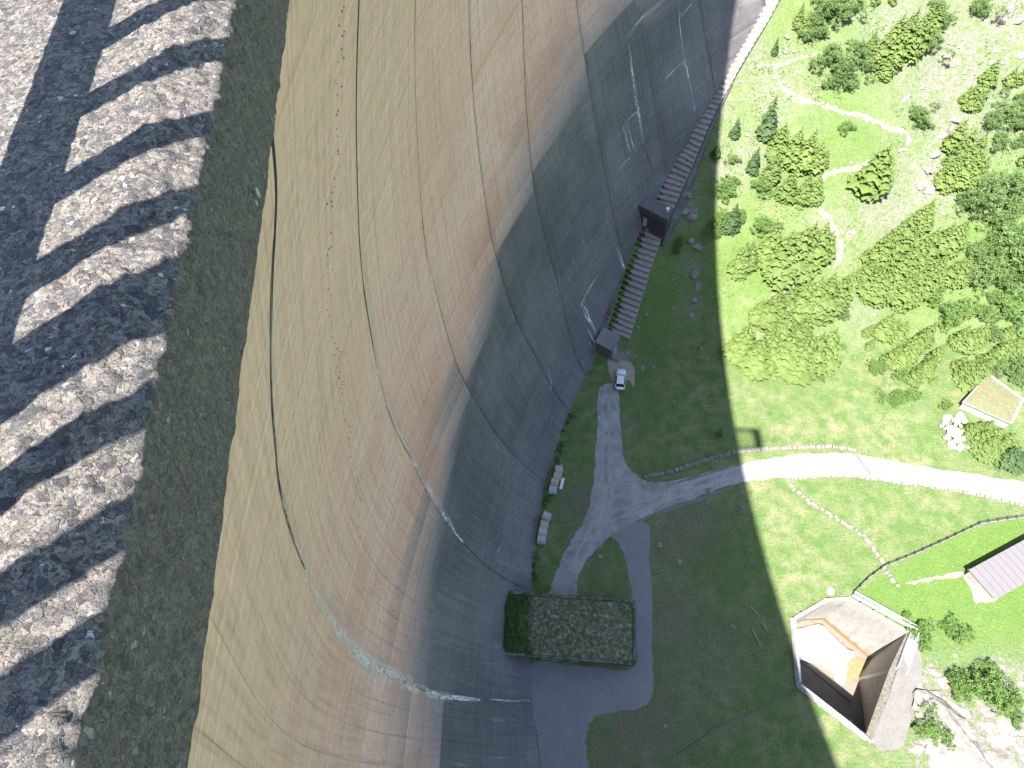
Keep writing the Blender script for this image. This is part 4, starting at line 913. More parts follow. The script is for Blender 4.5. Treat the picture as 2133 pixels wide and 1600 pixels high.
tube_rail('outer white tube rail on the grass side of the north-east basin rim', [flat(*p) for p in [(1776, 1236), (1912, 1312)]], .1, 1.5, 2.4, M_WHITE, 2, 'railings round the stilling basin')
tube_rail('white tube railing down the east side of the basin beside the walkway', [flat(*p) for p in [(1890, 1322), (1864, 1392)]], .4, 1.4, 2.0, M_WHITE, 3, 'railings round the stilling basin')
wk = empty('grating_walkway', F3(1890, 1360, .5)); tag(wk, 'narrow pale steel grating walkway on the east shoulder of the stilling basin', 'walkway')
A0, A1 = np.array(F3(1893, 1328, .5)), np.array(F3(1868, 1396, .5)); e = (A1-A0)/np.linalg.norm(A1-A0); nn = np.array([-e[1], e[0], 0])
for k in range(14):
    p = A0+(A1-A0)*(k+.5)/14; put(MB().prism([tuple((p-e*.22)[:2]), tuple((p+e*.22)[:2]), tuple((p+e*.22+nn*1.7)[:2]), tuple((p-e*.22+nn*1.7)[:2])], .42, .52).build('tread', M_GALV), wk)
for s_ in (-.1, 1.8):
    put(MB().tube([tuple(A0+nn*s_), tuple(A1+nn*s_)], .09, 6).build('stringer', M_GALV), wk)
p = flat(1730, 1232); o = MB().tube([(0, 0, -.1), (0, 0, .22), (0, 0, .28)], [.75, .75, .5], 18).build('manhole_cover', M_WHITE); o.location = (p[0], p[1], 0); tag(o, 'round white concrete manhole cover in the grass beside the basin rim', 'manhole cover')
p = flat(1250, 1160); o = MB().tube([(0, 0, -.1), (0, 0, .2), (0, 0, .25)], [.5, .5, .35], 16).build('manhole_cover', M_CONC); o.location = (p[0], p[1], 0); tag(o, 'small pale round manhole cover in the shaded grass above the gatehouse', 'manhole cover')

# ------------------------------------------------------------------ houses on the right
M_METAL = simple('grey_metal_roof', (.145, .132, .142), .55, .06, .4, bump=.003)
hs_ = empty('grey_roofed_house', (*flat(2100, 1190, 5)[:2], 0)); tag(hs_, 'house with a plain grey sheet roof at the right edge above the basin', 'building')
ZR = 3.6; a, b, d = [np.array(flat(*p, ZR)[:2]) for p in [(2018, 1187), (2160, 1110), (2076, 1248)]]; c = b+(d-a)
put(quadbox('wall', inset([tuple(a), tuple(b), tuple(c), tuple(d)], .35), -.3, ZR-1.0, M_CONCB, None), hs_)
nseg = 12; mx0 = (d-a)
for k in range(nseg):
    p0, p1 = a+(b-a)*k/nseg, a+(b-a)*(k+1)/nseg; g0 = (b-a)/nseg*.03
    q = [tuple(p0+g0), tuple(p1-g0), tuple(p1-g0+mx0), tuple(p0+g0+mx0)]
    put(MB().prism(q, [ZR-.3, ZR-.3, ZR-.9, ZR-.9], [ZR, ZR, ZR-.6, ZR-.6]).build('roof_sheet', M_METAL), hs_)
M_APR = simple('white_apron', (.75, .74, .72), .9, .05, .6)
sheet('paved_apron', [flat(*p) for p in [(2012, 1190), (2006, 1200), (2022, 1225), (2032, 1256), (2042, 1254), (2078, 1248), (2050, 1210), (2022, 1186)]], M_APR, .05, 3, .1)
sheet('garden_path', [flat(*p) for p in [(1888, 1212), (1915, 1216), (1945, 1208), (1975, 1206), (2012, 1198), (2018, 1188), (1985, 1194), (1950, 1200), (1920, 1205)]], M_TRAIL, .06, 3, .3)
mh = empty('turf_roofed_house', (*flat(2070, 830, 4)[:2], 0)); tag(mh, 'low stone building with a grassy orange-stained flat roof half hidden by conifers', 'building')
ZM = 2.8; M4 = corners([(2004, 838), (2058, 778), (2133, 832), (2108, 884)], ZM)
M_STONEW = m_concrete('pale_stone_wall', (.45, .42, .40), .7, 1.0)
put(quadbox('wall', inset(M4, .3), -.2, ZM-.35, M_STONEW, None), mh); put(quadbox('roof', M4, ZM-.35, ZM, M_CONC, None), mh)
n = NB('orange_turf', .95, .1); v = n.pos(); a2 = n.noise(v, .6, 5, .7); a3 = n.noise(v, 1.7, 5, .7)
c = n.ramp(a2, [(.35, (.11, .135, .065)), (.52, (.14, .135, .075)), (.68, (.16, .115, .07))]); c = n.mix(n.ramp(a3, [(.58, 0.0), (.66, .9)]), c, (.28, .27, .24)); n.col(c); M_OT = n.m
o, tv = turf('turf', inset(M4, .35), ZM+.01, .3, M_OT, 30, 24); put(o, mh)
mi_ = inset(M4, .3); bar4(mi_[1], mi_[2], .6, ZM+.004, ZM+.25, 'roof_kerb', M_CONCB, mh); bar4(mi_[2], mi_[3], .6, ZM+.004, ZM+.254, 'roof_kerb', M_CONCB, mh)

# ------------------------------------------------------------------ low walls, fences
def stone_row(name, label, cat, pix, w_, h_, mat, L=1.1, jit=.15, group=None, part='stone'):
    P = np.array(spline([flat(*p)[:2] for p in pix], 8)); sd_ = np.r_[0, np.cumsum(np.hypot(*np.diff(P, axis=0).T))]
    root = empty(name, (*P[0], float(hgt(*P[0])))); tag(root, label, cat, group); s_ = 0; ms = []
    while s_ < sd_[-1]-L*.5 and len(ms) < 290:
        l_ = L*random.uniform(.7, 1.3); x, y = np.interp(s_+l_/2, sd_, P[:, 0]), np.interp(s_+l_/2, sd_, P[:, 1]); x1, y1 = np.interp(s_+l_, sd_, P[:, 0]), np.interp(s_+l_, sd_, P[:, 1])
        a_ = math.atan2(y1-y, x1-x); hl, hw, hh = l_/2*.96, w_/2*random.uniform(.8, 1.1), h_*random.uniform(.85, 1.1)
        V_ = [(sx*hl*random.uniform(.88, 1), sy*hw*random.uniform(.85, 1), z) for z, q in ((-.4, 1), (hh*.8, 1), (hh, .75)) for sx, sy in ((-q, -q), (q, -q), (q, q), (-q, q))]
        F_ = [(0, 3, 2, 1), (8, 9, 10, 11)]+[(r+k, r+(k+1) % 4, r+4+(k+1) % 4, r+4+k) for r in (0, 4) for k in range(4)]
        o = obj(part, V_, F_, mat); o.location = (x+random.uniform(-jit, jit)*.3, y+random.uniform(-jit, jit)*.3, float(hgt(x, y))); o.rotation_euler = (0, 0, a_); put(o, root); ms.append(o); s_ += l_
    return root
M_STONE = m_concrete('lime_stone', (.27, .255, .23), .65, 1.2, bumpd=.06); M_STONED = m_concrete('grey_stone', (.22, .215, .21), .65, 1.2, bumpd=.06)
stone_row('kerb_wall', 'low rubble kerb wall along the upper side of the access road', 'wall', [(1342, 993), (1400, 982), (1460, 962), (1530, 943), (1600, 936), (1700, 932), (1730, 931), (1780, 938)], 1.0, .5, M_STONE, .62, .35)
stone_row('field_wall', 'crumbling line of pale field stones running down the sunny meadow to the fence', 'wall', [(1642, 1008), (1690, 1050), (1720, 1066), (1755, 1088), (1800, 1120), (1828, 1158), (1842, 1184), (1858, 1208), (1872, 1226)], .9, .4, M_STONE, .8, 1.0)
stone_row('kerb_wall', 'pale broken kerb stones on the lower side of the sunlit road', 'wall', [(1640, 998), (1760, 992), (1850, 1003), (2000, 1024), (2133, 1054), (2200, 1068)], .7, .3, M_STONE, .8, .5)
dr = empty('road_drain', (*flat(1796, 965)[:2], .1)); tag(dr, 'steel drainage channel cutting diagonally across the bright road', 'drain')
a, b = flat(1781, 945, .1), flat(1815, 990, .1); e = (b-a)/np.linalg.norm(b-a); n_ = np.array([-e[1], e[0], 0])
for s_ in (-.22, .22): put(MB().prism([tuple((a+n_*(s_-.05))[:2]), tuple((b+n_*(s_-.05))[:2]), tuple((b+n_*(s_+.05))[:2]), tuple((a+n_*(s_+.05))[:2])], -.1, .12).build('channel_edge', M_CONC), dr)
put(MB().prism([tuple((a+n_*(-.17))[:2]), tuple((b+n_*(-.17))[:2]), tuple((b+n_*.17)[:2]), tuple((a+n_*.17)[:2])], -.1, .06).build('channel_bed', M_CONCD), dr)
fc = empty('meadow_fence', (*flat(1776, 1238)[:2], 0)); tag(fc, 'dark post fence on a thin concrete kerb running from the basin across the meadow', 'fence')
fp = np.array([flat(*p)[:2] for p in [(1776, 1236), (1806, 1206), (1842, 1180), (1900, 1157), (1960, 1130), (2040, 1092), (2090, 1084), (2133, 1078), (2220, 1070)]]); sd_ = np.r_[0, np.cumsum(np.hypot(*np.diff(fp, axis=0).T))]
M_FK = m_concrete('fence_kerb_concrete', (.22, .22, .21), .8)
for i in range(len(fp)-1): bar4(fp[i], fp[i+1], .28, -.2, .35+.003*i, 'kerb', M_FK, fc)
for s_ in np.arange(0, sd_[-1], 2.1):
    x, y = np.interp(s_, sd_, fp[:, 0]), np.interp(s_, sd_, fp[:, 1]); put(MB().box((x-.09, y-.09, .0), (x+.09, y+.09, 1.55)).build('post', M_STEELD), fc)
for z_ in (.8, 1.15, 1.5):
    put(MB().tube([(*p, z_) for p in fp], .035, 4).build('wire', M_STEELD), fc)
cb = empty('stream_cable', (*flat(1662, 1438)[:2], .1)); 
P = np.array(spline([flat(*p) for p in [(1662, 1440), (1640, 1452), (1600, 1468), (1556, 1490), (1500, 1512), (1437, 1556), (1400, 1580), (1380, 1592)]], 6))
COL.objects.unlink(cb); o = MB().tube([(p[0], p[1], float(hgt(p[0], p[1]))+.15) for p in P], .09, 5).build('surface_pipe', M_STONED); tag(o, 'thin grey pipe crossing the shaded meadow to the corner of the basin', 'pipe')
M_WOOD = simple('weathered_timber', (.30, .27, .23), .9, .3, 3)
for i, (pa_, pb_) in enumerate([((1562, 1262), (1578, 1280)), ((1586, 1296), (1598, 1315)), ((1566, 1310), (1585, 1348)), ((1524, 1302), (1533, 1310))]):
    a, b = flat(*pa_), flat(*pb_); o = MB().tube([(a[0], a[1], .15), (b[0], b[1], .18)], [.13, .09], 7).build('timber_pole', M_WOOD)
    tag(o, ['pale timber pole lying in shaded grass, uppermost of four', 'pale timber pole lying closest to the basin', 'longest thin timber pole lying in the shaded grass', 'short stub of timber lying apart to the left'][i], 'pole', 'timber poles on the shaded grass')

# ------------------------------------------------------------------ rocks
def rock_mesh(seed, mat, flatn=.65, sub=1):
    import bmesh
    bm = bmesh.new(); bmesh.ops.create_icosphere(bm, subdivisions=sub+1, radius=1.0); r = random.Random(seed)
    pl = [(Vector((r.gauss(0, 1), r.gauss(0, 1), r.gauss(0, .7))).normalized(), r.uniform(.45, .85)) for _ in range(9)]
    for v_ in bm.verts:
        for nn_, d_ in pl:
            q = v_.co.dot(nn_)
            if q > d_: v_.co -= nn_*(q-d_)
        v_.co *= 1+r.uniform(-.05, .05); v_.co.z *= flatn
    me = bpy.data.meshes.new('boulder'); bm.to_mesh(me); bm.free(); me.materials.append(mat); return me
n = NB('white_boulder', .9, .1); v = n.co(); n.col(n.mix(n.noise(v, 1.5, 5, .7), (.34, .33, .31), (.52, .51, .49))); n.bump(n.noise(v, 5, 4), .05); M_BOULD = n.m
n = NB('tan_rock', .9, .15); v = n.pos(); f = n.noise(v, .8, 6, .7); c = n.ramp(f, [(.3, (.12, .10, .08)), (.48, (.20, .185, .165)), (.65, (.28, .27, .25))]); n.col(c); n.bump(n.noise(v, 3, 5, .7), .2); M_ROCK = n.m
BW = [rock_mesh(s_, M_BOULD, .8) for s_ in range(6)]; RT = [rock_mesh(20+s_, M_ROCK, .45, 2) for s_ in range(6)]; RS = [rock_mesh(40+s_, M_ROCK, .7) for s_ in range(5)]
PL = spline([flat(*p)[:2] for p in [(1958, 880), (1985, 866), (2004, 868), (2018, 900), (2024, 925), (2000, 941), (1984, 936), (1970, 925), (1958, 908)]], 5, True)
PLa = np.array(PL); k = 0
while k < 46:
    x, y = random.uniform(PLa[:, 0].min(), PLa[:, 0].max()), random.uniform(PLa[:, 1].min(), PLa[:, 1].max())
    if not inpoly(np.array(x), np.array(y), PL): continue
    s_ = random.uniform(.5, 1.05); c_ = PLa.mean(0); d_ = math.hypot(x-c_[0], y-c_[1])
    o = inst('boulder', random.choice(BW), (x, y, float(hgt(x, y))+.3+max(0, 1.3-.28*d_)), (random.random(), random.random(), 6.28*random.random()), (s_, s_*random.uniform(.8, 1.2), s_)); k += 1
    tag(o, 'white quarry boulder in the bright pile beside the turf-roofed house', 'boulder', 'white boulders in the bright pile')
ORD = ['leftmost', 'second from the left', 'third from the left', 'fourth from the left', 'fifth from the left', 'sixth from the left', 'seventh from the left', 'eighth from the left', 'ninth from the left', 'tenth from the left', 'eleventh from the left', 'twelfth from the left', 'thirteenth from the left', 'fourteenth from the left', 'fifteenth from the left', 'sixteenth from the left']
def rocks_at(lst, meshes, label, group, zoff=.0, name='rock'):
    order = sorted(range(len(lst)), key=lambda i: lst[i][0]); nl_ = len(lst)
    for qi, (px, py, s_, asp, ang) in enumerate(lst):
        p = ground(px, py); o = inst(name, random.choice(meshes), (p[0], p[1], p[2]+zoff*s_), (random.uniform(-.15, .15), random.uniform(-.15, .15), math.radians(ang)), (s_*asp, s_, s_*.9))
        r_ = order.index(qi); tag(o, label+(', '+(ORD[r_] if r_ < nl_-1 else 'rightmost') if nl_ <= 16 else ''), 'rock', group)
rr = random.Random(5)
rocks_at([(1885, 205, 1.2, 1.3, 40), (1892, 200, 1.0, 1, 0), (1990, 250, 1.6, 1.4, 60), (1980, 268, 1.5, 1.6, 60), (1965, 285, 1.4, 1.2, 50), (1972, 310, 1.1, 1, 0), (1950, 320, 1.3, 2.0, 50), (1940, 352, 1.3, 2.0, 50), (1960, 350, 1.2, 1, 0), (1932, 356, 1.4, 1.2, 20), (1922, 388, 1.6, 1.2, 70), (1935, 392, 1.9, 1.2, 20), (1946, 385, 1.4, 1.2, 90), (2060, 248, 1.1, 2.4, 55), (2125, 113, 1.4, 1.2, 0), (2100, 20, 2.0, 2.2, 40), (2088, 40, 1.7, 1.6, 50), (2120, 45, 1.6, 1.3, 20), (1770, 484, 1.5, 1.2, 10), (1776, 395, 1.2, 1.3, 0), (1640, 78, .9, 1.3, 40), (1650, 58, .8, 1, 0), (1700, 28, 1.0, 1.4, 40)], RS, 'pale rock outcrop showing through the grass of the upper slope', 'pale rocks on the upper slope')
rocks_at([(1345, 655, .7, 1.2, 0), (1306, 735, .8, 1.9, 60), (1324, 743, .5, 1, 0), (1338, 768, .7, 1.8, 60), (1353, 758, .45, 1, 0), (1359, 763, .8, 1, 0), (1459, 727, .9, 1, 10), (1328, 683, .5, 1.6, 50)], RS, 'small grey rock on the shaded grass near the hut and car', 'small rocks near the hut')
rocks_at([(1440, 455, 1.8, 1.2, 30), (1452, 515, 1.6, 1, 60), (1445, 440, 1.3, 1.3, 80), (1430, 405, 1.6, 1.6, 70), (1425, 440, 1.4, 1.1, 20), (1450, 570, 1.2, 2.2, 75), (1455, 595, 1.0, 2, 80), (1446, 625, .9, 2.2, 80), (1440, 655, .8, 1.4, 70), (1438, 500, 1.3, 1, 0)], RS, 'bluish grey rock in the shaded gully beside the ribbed stair', 'rocks in the shaded gully')
rocks_at([(1545, 1058, .6, 1.4, 0), (1250+228, 1024, .9, 1.3, 20), (1372, 1138, 1.0, 1.1, 40), (1416, 1170, .6, 1, 0), (1470, 1050, .6, 1.5, 30), (1385, 1512, .5, 1.2, 0)], RS, 'flat pale stone set in the worn shaded grass below the road', 'stones in the worn grass')
rocks_at([(1960, 1480, 3.4, 1.5, -50), (1985, 1510, 3.0, 1.6, -45), (2010, 1560, 5.0, 2.4, -52), (2035, 1600, 4.6, 2.2, -52), (1955, 1575, 2.6, 1.6, -40), (1975, 1600, 3.2, 1.3, -50), (2058, 1510, 2.8, 1.3, 0), (2080, 1540, 2.8, 1.4, 10), (2070, 1580, 3.6, 1.2, -10), (2100, 1525, 2.4, 1.1, 30), (2118, 1500, 2.6, 1.5, -20), (2050, 1470, 2.2, 2.2, -35), (2095, 1490, 1.8, 1.8, -30), (2125, 1560, 2.4, 1.2, 0), (1930, 1465, 1.6, 1.8, -50), (1925, 1440, 1.6, 1.4, -30), (1945, 1445, 1.4, 1.2, 20), (1935, 1545, 1.8, 1.4, 0), (1990, 1470, 1.4, 2.4, -40), (1960, 1420, 1.6, 1.4, 20), (1945, 1400, 1.3, 1.2, 0), (2100, 1430, 1.4, 3.0, -45), (2112, 1450, 1.2, 2.4, -45), (1905, 1560, 1.6, 1.2, 10), (1940, 1500, 1.8, 1.5, -40)], RT, 'broad tan rock slab in the stream bed at the lower right corner', 'tan rock slabs of the stream bed', -.1, 'rock_slab')
# scattered small stones
def scree(npts, seed, maskf, smin, smax, mat, name, box, yaw=True):
    r = np.random.default_rng(seed); X_ = r.uniform(box[0], box[1], npts); Y_ = r.uniform(box[2], box[3], npts); k_ = r.random(npts) < maskf(X_, Y_); X_, Y_ = X_[k_], Y_[k_]; m_ = len(X_)
    base = np.array([(1, 0, 0), (0, 1, 0), (-1, 0, 0), (0, -1, 0), (.3, .2, .7), (-.5, -.4, .55)]); fb = np.array([(0, 1, 4), (1, 2, 4), (2, 5, 4), (2, 3, 5), (3, 0, 4), (3, 4, 5)])
    s_ = smin+(smax-smin)*r.random(m_)**3; a_ = r.random(m_)*6.28; ca, sa = np.cos(a_), np.sin(a_); as_ = .6+.8*r.random(m_)
    bx = base[None, :, 0]*s_[:, None]*as_[:, None]*(1+r.uniform(-.25, .25, (m_, 6))); by = base[None, :, 1]*s_[:, None]; bz = base[None, :, 2]*s_[:, None]
    V_ = np.stack([X_[:, None]+bx*ca[:, None]-by*sa[:, None], Y_[:, None]+bx*sa[:, None]+by*ca[:, None], hgt(X_, Y_)[:, None]+bz], -1).reshape(-1, 3)
    F_ = (fb[None]+6*np.arange(m_)[:, None, None]).reshape(-1, 3); o = obj(name, V_, F_, mat); tag(o, kind='stuff'); return o
rpts = [(ground(px, py), r_, a_) for px, py, r_, a_ in rp]
def rmask(x, y):
    m_ = np.zeros(np.shape(x))
    for p, r_, a_ in rpts: m_ = np.maximum(m_, a_*np.exp(-((x-p[0])**2+(y-p[1])**2)/(r_*r_)))
    return np.clip(m_*(vnoise(x, y, 4, 33) > .45)+.04*sstep(100, 125, y), 0, 1)*(1-inpoly(x, y, PIT))
tag(scree(26000, 3, rmask, .12, .75, M_ROCK, 'loose_stones', (15, 215, -10, 215)), 'pale loose stones strewn over the bare parts of the slope and stream bank', 'stones')
tag(scree(2600, 4, lambda x, y: (.5+0*x)*(1-inpoly(x, y, PIT)), .07, .22, M_STONE, 'meadow_pebbles', (8, 120, 5, 112)), 'tiny white stones dotted over the meadow grass', 'stones')

# ------------------------------------------------------------------ trees
def proj(P):
    q = RM.T@(np.asarray(P, float)-np.array([0, 0, CAMZ])); return W0/2+FPX*q[0]/-q[2], H0/2-FPX*q[1]/-q[2], -q[2]
def conifer_mesh(seed, mat, lev=16, br=9, asp=.235):
    r = np.random.default_rng(seed); V_ = []; F_ = []
    for l in range(lev):
        f = l/(lev-1); z = .06+.94*f; R_ = asp*(1-f)**.72*(1-.25*(f < .12))+.006; nb = max(4, int(br*(1-.6*f)))
        a0 = r.random()*6.28
        for b in range(nb):
            a = a0+2*math.pi*b/nb+r.normal(0, .16); L = R_*r.uniform(.62, 1.2); dr = .12+.35*r.random()
            ca, sa = math.cos(a), math.sin(a); w_ = L*.27+.006; zz = z+r.normal(0, .014)
            # a drooping fan: two halves with a raised spine, plus side sprays
            base = len(V_)
            def P(u, s_, dz): return (ca*L*u-sa*w_*s_, sa*L*u+ca*w_*s_, zz-dr*L*u*u+dz)
            V_ += [P(.05, 0, .0), P(.45, 1, -.012), P(.5, 0, .008), P(.45, -1, -.012), P(.85, .85, -.018), P(.9, 0, .0), P(.85, -.85, -.018), P(1.12, .1, -.012)]
            F_ += [(base, base+2, base+1), (base, base+3, base+2), (base+1, base+2, base+5, base+4), (base+2, base+3, base+6, base+5), (base+4, base+5, base+7), (base+5, base+6, base+7)]
            for s_ in (-1, 1):
                c_ = len(V_); u = r.uniform(.5, .8); V_ += [P(u, s_*.6, 0), P(u+.22, s_*1.75, -.02), P(u+.30, s_*.8, -.005)]; F_.append((c_, c_+1, c_+2))
    V_ += [(.006, 0, .97), (-.004, .006, .97), (-.004, -.006, .97), (0, 0, 1.03)]; q = len(V_)-4; F_ += [(q, q+1, q+3), (q+1, q+2, q+3), (q+2, q, q+3)]
    nn_ = 10; b0 = len(V_)  # inner cone that darkens the gaps between the branches
    for k in range(6):
        zq = .05+.9*k/5; rq = asp*.42*(1-k/5*.95)
        for j in range(nn_): V_.append((rq*math.cos(6.283*j/nn_), rq*math.sin(6.283*j/nn_), zq+r.normal(0, .01)))
    nl = len(F_)
    for k in range(5):
        for j in range(nn_): F_.append((b0+k*nn_+j, b0+k*nn_+(j+1) % nn_, b0+(k+1)*nn_+(j+1) % nn_, b0+(k+1)*nn_+j))
    return rawmesh('crown', V_, F_, mats=[mat, M_GAPSHADE], mi=[0]*nl+[1]*(len(F_)-nl))
M_GAPSHADE = simple('dead_inner_twigs', (.030, .036, .018), .95, .4, 6)  # dark colour paints in the shade deep inside the conifer crowns
def trunk_mesh(h=.9, r0=.018):
    mb = MB(); mb.tube([(0, 0, -.05), (0.002, 0, .3), (-.002, .001, .6), (0, 0, h)], [r0, r0*.8, r0*.5, r0*.15], 7); return rawmesh('trunk', mb.V, mb.F, M_BARK, smooth=True)
CY_ = [conifer_mesh(s_, M_NEEDLE_Y) for s_ in range(4)]; CD_ = [conifer_mesh(10+s_, M_NEEDLE_D) for s_ in range(3)]; TRK = trunk_mesh()
def broad_mesh(seed, mat, ncl=120, nleaf=42):
    r = np.random.default_rng(seed); c_ = []
    lob = [(r.normal(0, .38), r.normal(0, .38), .55+r.random()*.4, .30+.22*r.random()) for _ in range(9)]+[(0, 0, .65, .5)]
    for x, y, z, q in lob:
        d = r.normal(0, 1, (ncl//9, 3)); d /= np.linalg.norm(d, axis=1)[:, None]; c_.append(np.array([x, y, z])+d*q*(.65+.4*r.random((len(d), 1))))
    c_ = np.concatenate(c_); c_ = c_[c_[:, 2] > .12]
    return leafclump(c_, .05, nleaf, mat, 'crown', seed=seed, squash=.8)
BL = [broad_mesh(s_, M_LEAF) for s_ in range(4)]; BLL = [broad_mesh(8+s_, M_LEAFL) for s_ in range(3)]
def btrunk_mesh():
    mb = MB(); mb.tube([(0, 0, -.2), (.02, 0, .3), (0, .02, .7)], [.05, .04, .02], 7)
    for a in (0, 2.1, 4.2): mb.tube([(0.02, 0, .3), (.22*math.cos(a), .22*math.sin(a), .62), (.4*math.cos(a), .4*math.sin(a), .9)], [.03, .02, .008], 5)
    return rawmesh('trunk', mb.V, mb.F, M_BARK, smooth=True)
BTR = btrunk_mesh()
def conifer(bx, by, tx, ty, label, group, dark=False, k=1.0):
    b = ground(bx, by); hs_ = np.linspace(2, 24, 90); d_ = [math.hypot(proj(b+[0, 0, h])[0]-tx, proj(b+[0, 0, h])[1]-ty) for h in hs_]; h = hs_[int(np.argmin(d_))]*1.06
    root = empty('conifer_tree', tuple(b), random.uniform(0, 6.28)); tag(root, label, 'tree', group)
    wv = h*k*random.uniform(.92, 1.18)
    c_ = inst('crown', random.choice(CD_ if dark else CY_), (0, 0, 0), (random.uniform(-.03, .03), random.uniform(-.03, .03), 0), (wv, wv, h), root); inst('trunk', TRK, (0, 0, 0), (0, 0, 0), (h, h, h), root)
def broad(px, py, r_px, label, group, light=False, name='broadleaf_tree'):
    b = ground(px, py); dep = proj(b)[2]; r_ = r_px*dep/FPX; q = ground(px-(px-NAD[0])*.0, py+r_px*.35)
    root = empty(name, tuple(q), random.uniform(0, 6.28)); tag(root, label, 'tree' if r_px > 14 else 'bush', group)
    s_ = r_*1.3; inst('crown', random.choice(BLL if light else BL), (0, 0, 0), (0, 0, 0), (s_, s_*random.uniform(.85, 1.1), s_*random.uniform(.8, 1.05)), root); inst('trunk', BTR, (0, 0, 0), (0, 0, 0), (s_, s_, s_), root)
Z7 = lambda x, y: (x/2.2855+1450, y/2.2855)
Z4 = lambda x, y: (1700+x/3.2, 450+y/3.2)
def ords(lst, key):
    order = sorted(range(len(lst)), key=lambda i: key(lst[i])); n_ = len(lst); out = [''] * n_
    for r_, i in enumerate(order): out[i] = '' if n_ == 1 else ', '+(ORD[r_] if r_ < n_-1 else 'rightmost')
    return out
def cset(zf, lst, label, group, dark=False, k=1.0):
    for (a, b, c_, d), o_ in zip(lst, ords(lst, lambda t: t[2])): conifer(*zf(a, b), *zf(c_, d), label+o_, group, dark, k)
def bset(zf, lst, label, group, sc_, light=False, name='broadleaf_tree'):
    for (a, b, r_), o_ in zip(lst, ords(lst, lambda t: t[0])): broad(*zf(a, b), r_/sc_, label+o_, group, light, name)
ID = lambda x, y: (x, y)
conifer(*Z7(370, 258), *Z7(378, 175), 'lone slim dark conifer near the top of the trail fork, beside the ribbed stair', None, True, .8)
conifer(*Z7(330, 650), *Z7(432, 480), 'dark tapering conifer just below the bend of the pale trail, left of a yellow-green clump', None, True, 1.0)
conifer(*Z7(180, 652), *Z7(197, 560), 'small dark conifer standing alone in the upper left of the sunny slope', None, True, .95)
conifer(*Z7(90, 750), *Z7(105, 680), 'little conifer at the very edge of the dam shadow', None, True, 1.0)
conifer(*Z7(265, 815), *Z7(285, 700), 'short blue-green conifer between two light rock patches left of the clump', None, True, .9)
broad(*Z7(168, 768), 13, 'round low bush between the shadow edge and the short conifer', None, False, 'bush')
cset(Z7, [(345, 862, 405, 730), (380, 745, 440, 590), (440, 785, 500, 610), (500, 800, 555, 620), (560, 800, 600, 670), (600, 790, 640, 720)], 'yellow-green conifer in the clump left of the lower trail loop', 'conifers of the clump left of the lower trail loop', k=1.25)
cset(Z7, [(420, 945, 480, 820), (500, 960, 540, 830), (550, 955, 590, 830)], 'conifer in the small trio below the clump by the trail', 'trio of conifers below the trail clump', k=1.2)
conifer(*Z7(160, 1095), *Z7(220, 975), 'dark blue-green conifer among bushes at the shadow edge', None, True, 1.0)
cset(Z7, [(200, 1295, 275, 1175), (235, 1270, 275, 1150)], 'small conifer in the pair left of the big lower slope clump', 'pair of conifers left of the big clump', k=1.1)
cset(Z7, [(330, 1240, 400, 1080), (385, 1325, 470, 1120), (440, 1290, 520, 1090), (495, 1265, 560, 1060), (550, 1250, 610, 1060), (600, 1220, 645, 1090), (360, 1290, 420, 1150)], 'bright conifer in the big clump left of the trail end', 'conifers of the big clump left of the trail end', k=1.25)
cset(Z7, [(285, 1525, 345, 1440), (340, 1535, 430, 1400), (400, 1515, 480, 1370), (460, 1510, 545, 1350), (520, 1500, 600, 1330), (575, 1490, 660, 1310), (635, 1470, 710, 1310), (680, 1440, 745, 1300)], 'yellow-green conifer in the long clump below the trail end', 'conifers of the long clump below the trail end', k=1.2)
conifer(*Z7(820, 895), *Z7(925, 700), 'broad conifer standing inside the trail bend over the lower loop', None, False, 1.35)
conifer(*Z7(860, 860), *Z7(935, 740), 'slimmer conifer leaning against the one inside the trail bend', None, False, 1.0)
bset(Z7, [(600, 70, 75), (690, 85, 60), (555, 120, 50), (660, 20, 60), (520, 190, 45), (580, 175, 40), (750, 30, 50)], 'broad green tree at the top by the stair end', 'broad trees at the top above the trail fork', 2.2855)
cset(Z7, [(480, 130, 540, 20), (510, 160, 560, 60), (850, 20, 900, -60), (930, 20, 980, -60)], 'conifer among the broad trees at the top edge', 'conifers at the top edge', k=1.1)
bset(Z7, [(690, 340, 75), (640, 270, 60), (730, 400, 50), (600, 300, 42), (660, 400, 48), (780, 250, 50), (800, 330, 45)], 'dark broad tree above the pale trail', 'broad trees above the trail', 2.2855)
cset(Z7, [(870, 300, 940, 150), (920, 320, 990, 120), (960, 250, 1030, 70), (1010, 270, 1070, 80), (1050, 250, 1110, 60), (1060, 180, 1110, 10), (1110, 160, 1150, 0), (890, 370, 940, 250), (990, 200, 1040, 30), (940, 200, 990, 60), (830, 230, 870, 150)], 'tall yellow-green conifer in the dense top wedge', 'conifers of the dense wedge at the top', k=1.2)
bset(Z7, [(1110, 220, 60), (1150, 120, 50), (1130, 60, 45), (1095, 170, 50)], 'blue-green broad tree flanking the top conifer wedge', 'broad trees beside the conifer wedge', 2.2855)
bset(Z7, [(1345, 55, 55)], 'dark lone bushy tree by the rocks in the upper right', None, 2.2855)
cset(Z7, [(1290, 515, 1350, 400), (1335, 470, 1400, 320), (1380, 400, 1440, 280), (1330, 520, 1375, 430), (1270, 490, 1310, 410)], 'contrasty conifer in the leaning group in the upper right', 'leaning conifer group upper right', k=1.25)
cset(Z7, [(1480, 405, 1540, 320), (1530, 400, 1590, 310), (1545, 790, 1600, 700)], 'conifer at the right frame edge', 'conifers at the right frame edge', k=1.2)
bset(Z7, [(1060, 560, 52), (1035, 540, 40), (1075, 600, 35)], 'rounded dark tree right of the trail above its bend', 'rounded trees right of the trail', 2.2855)
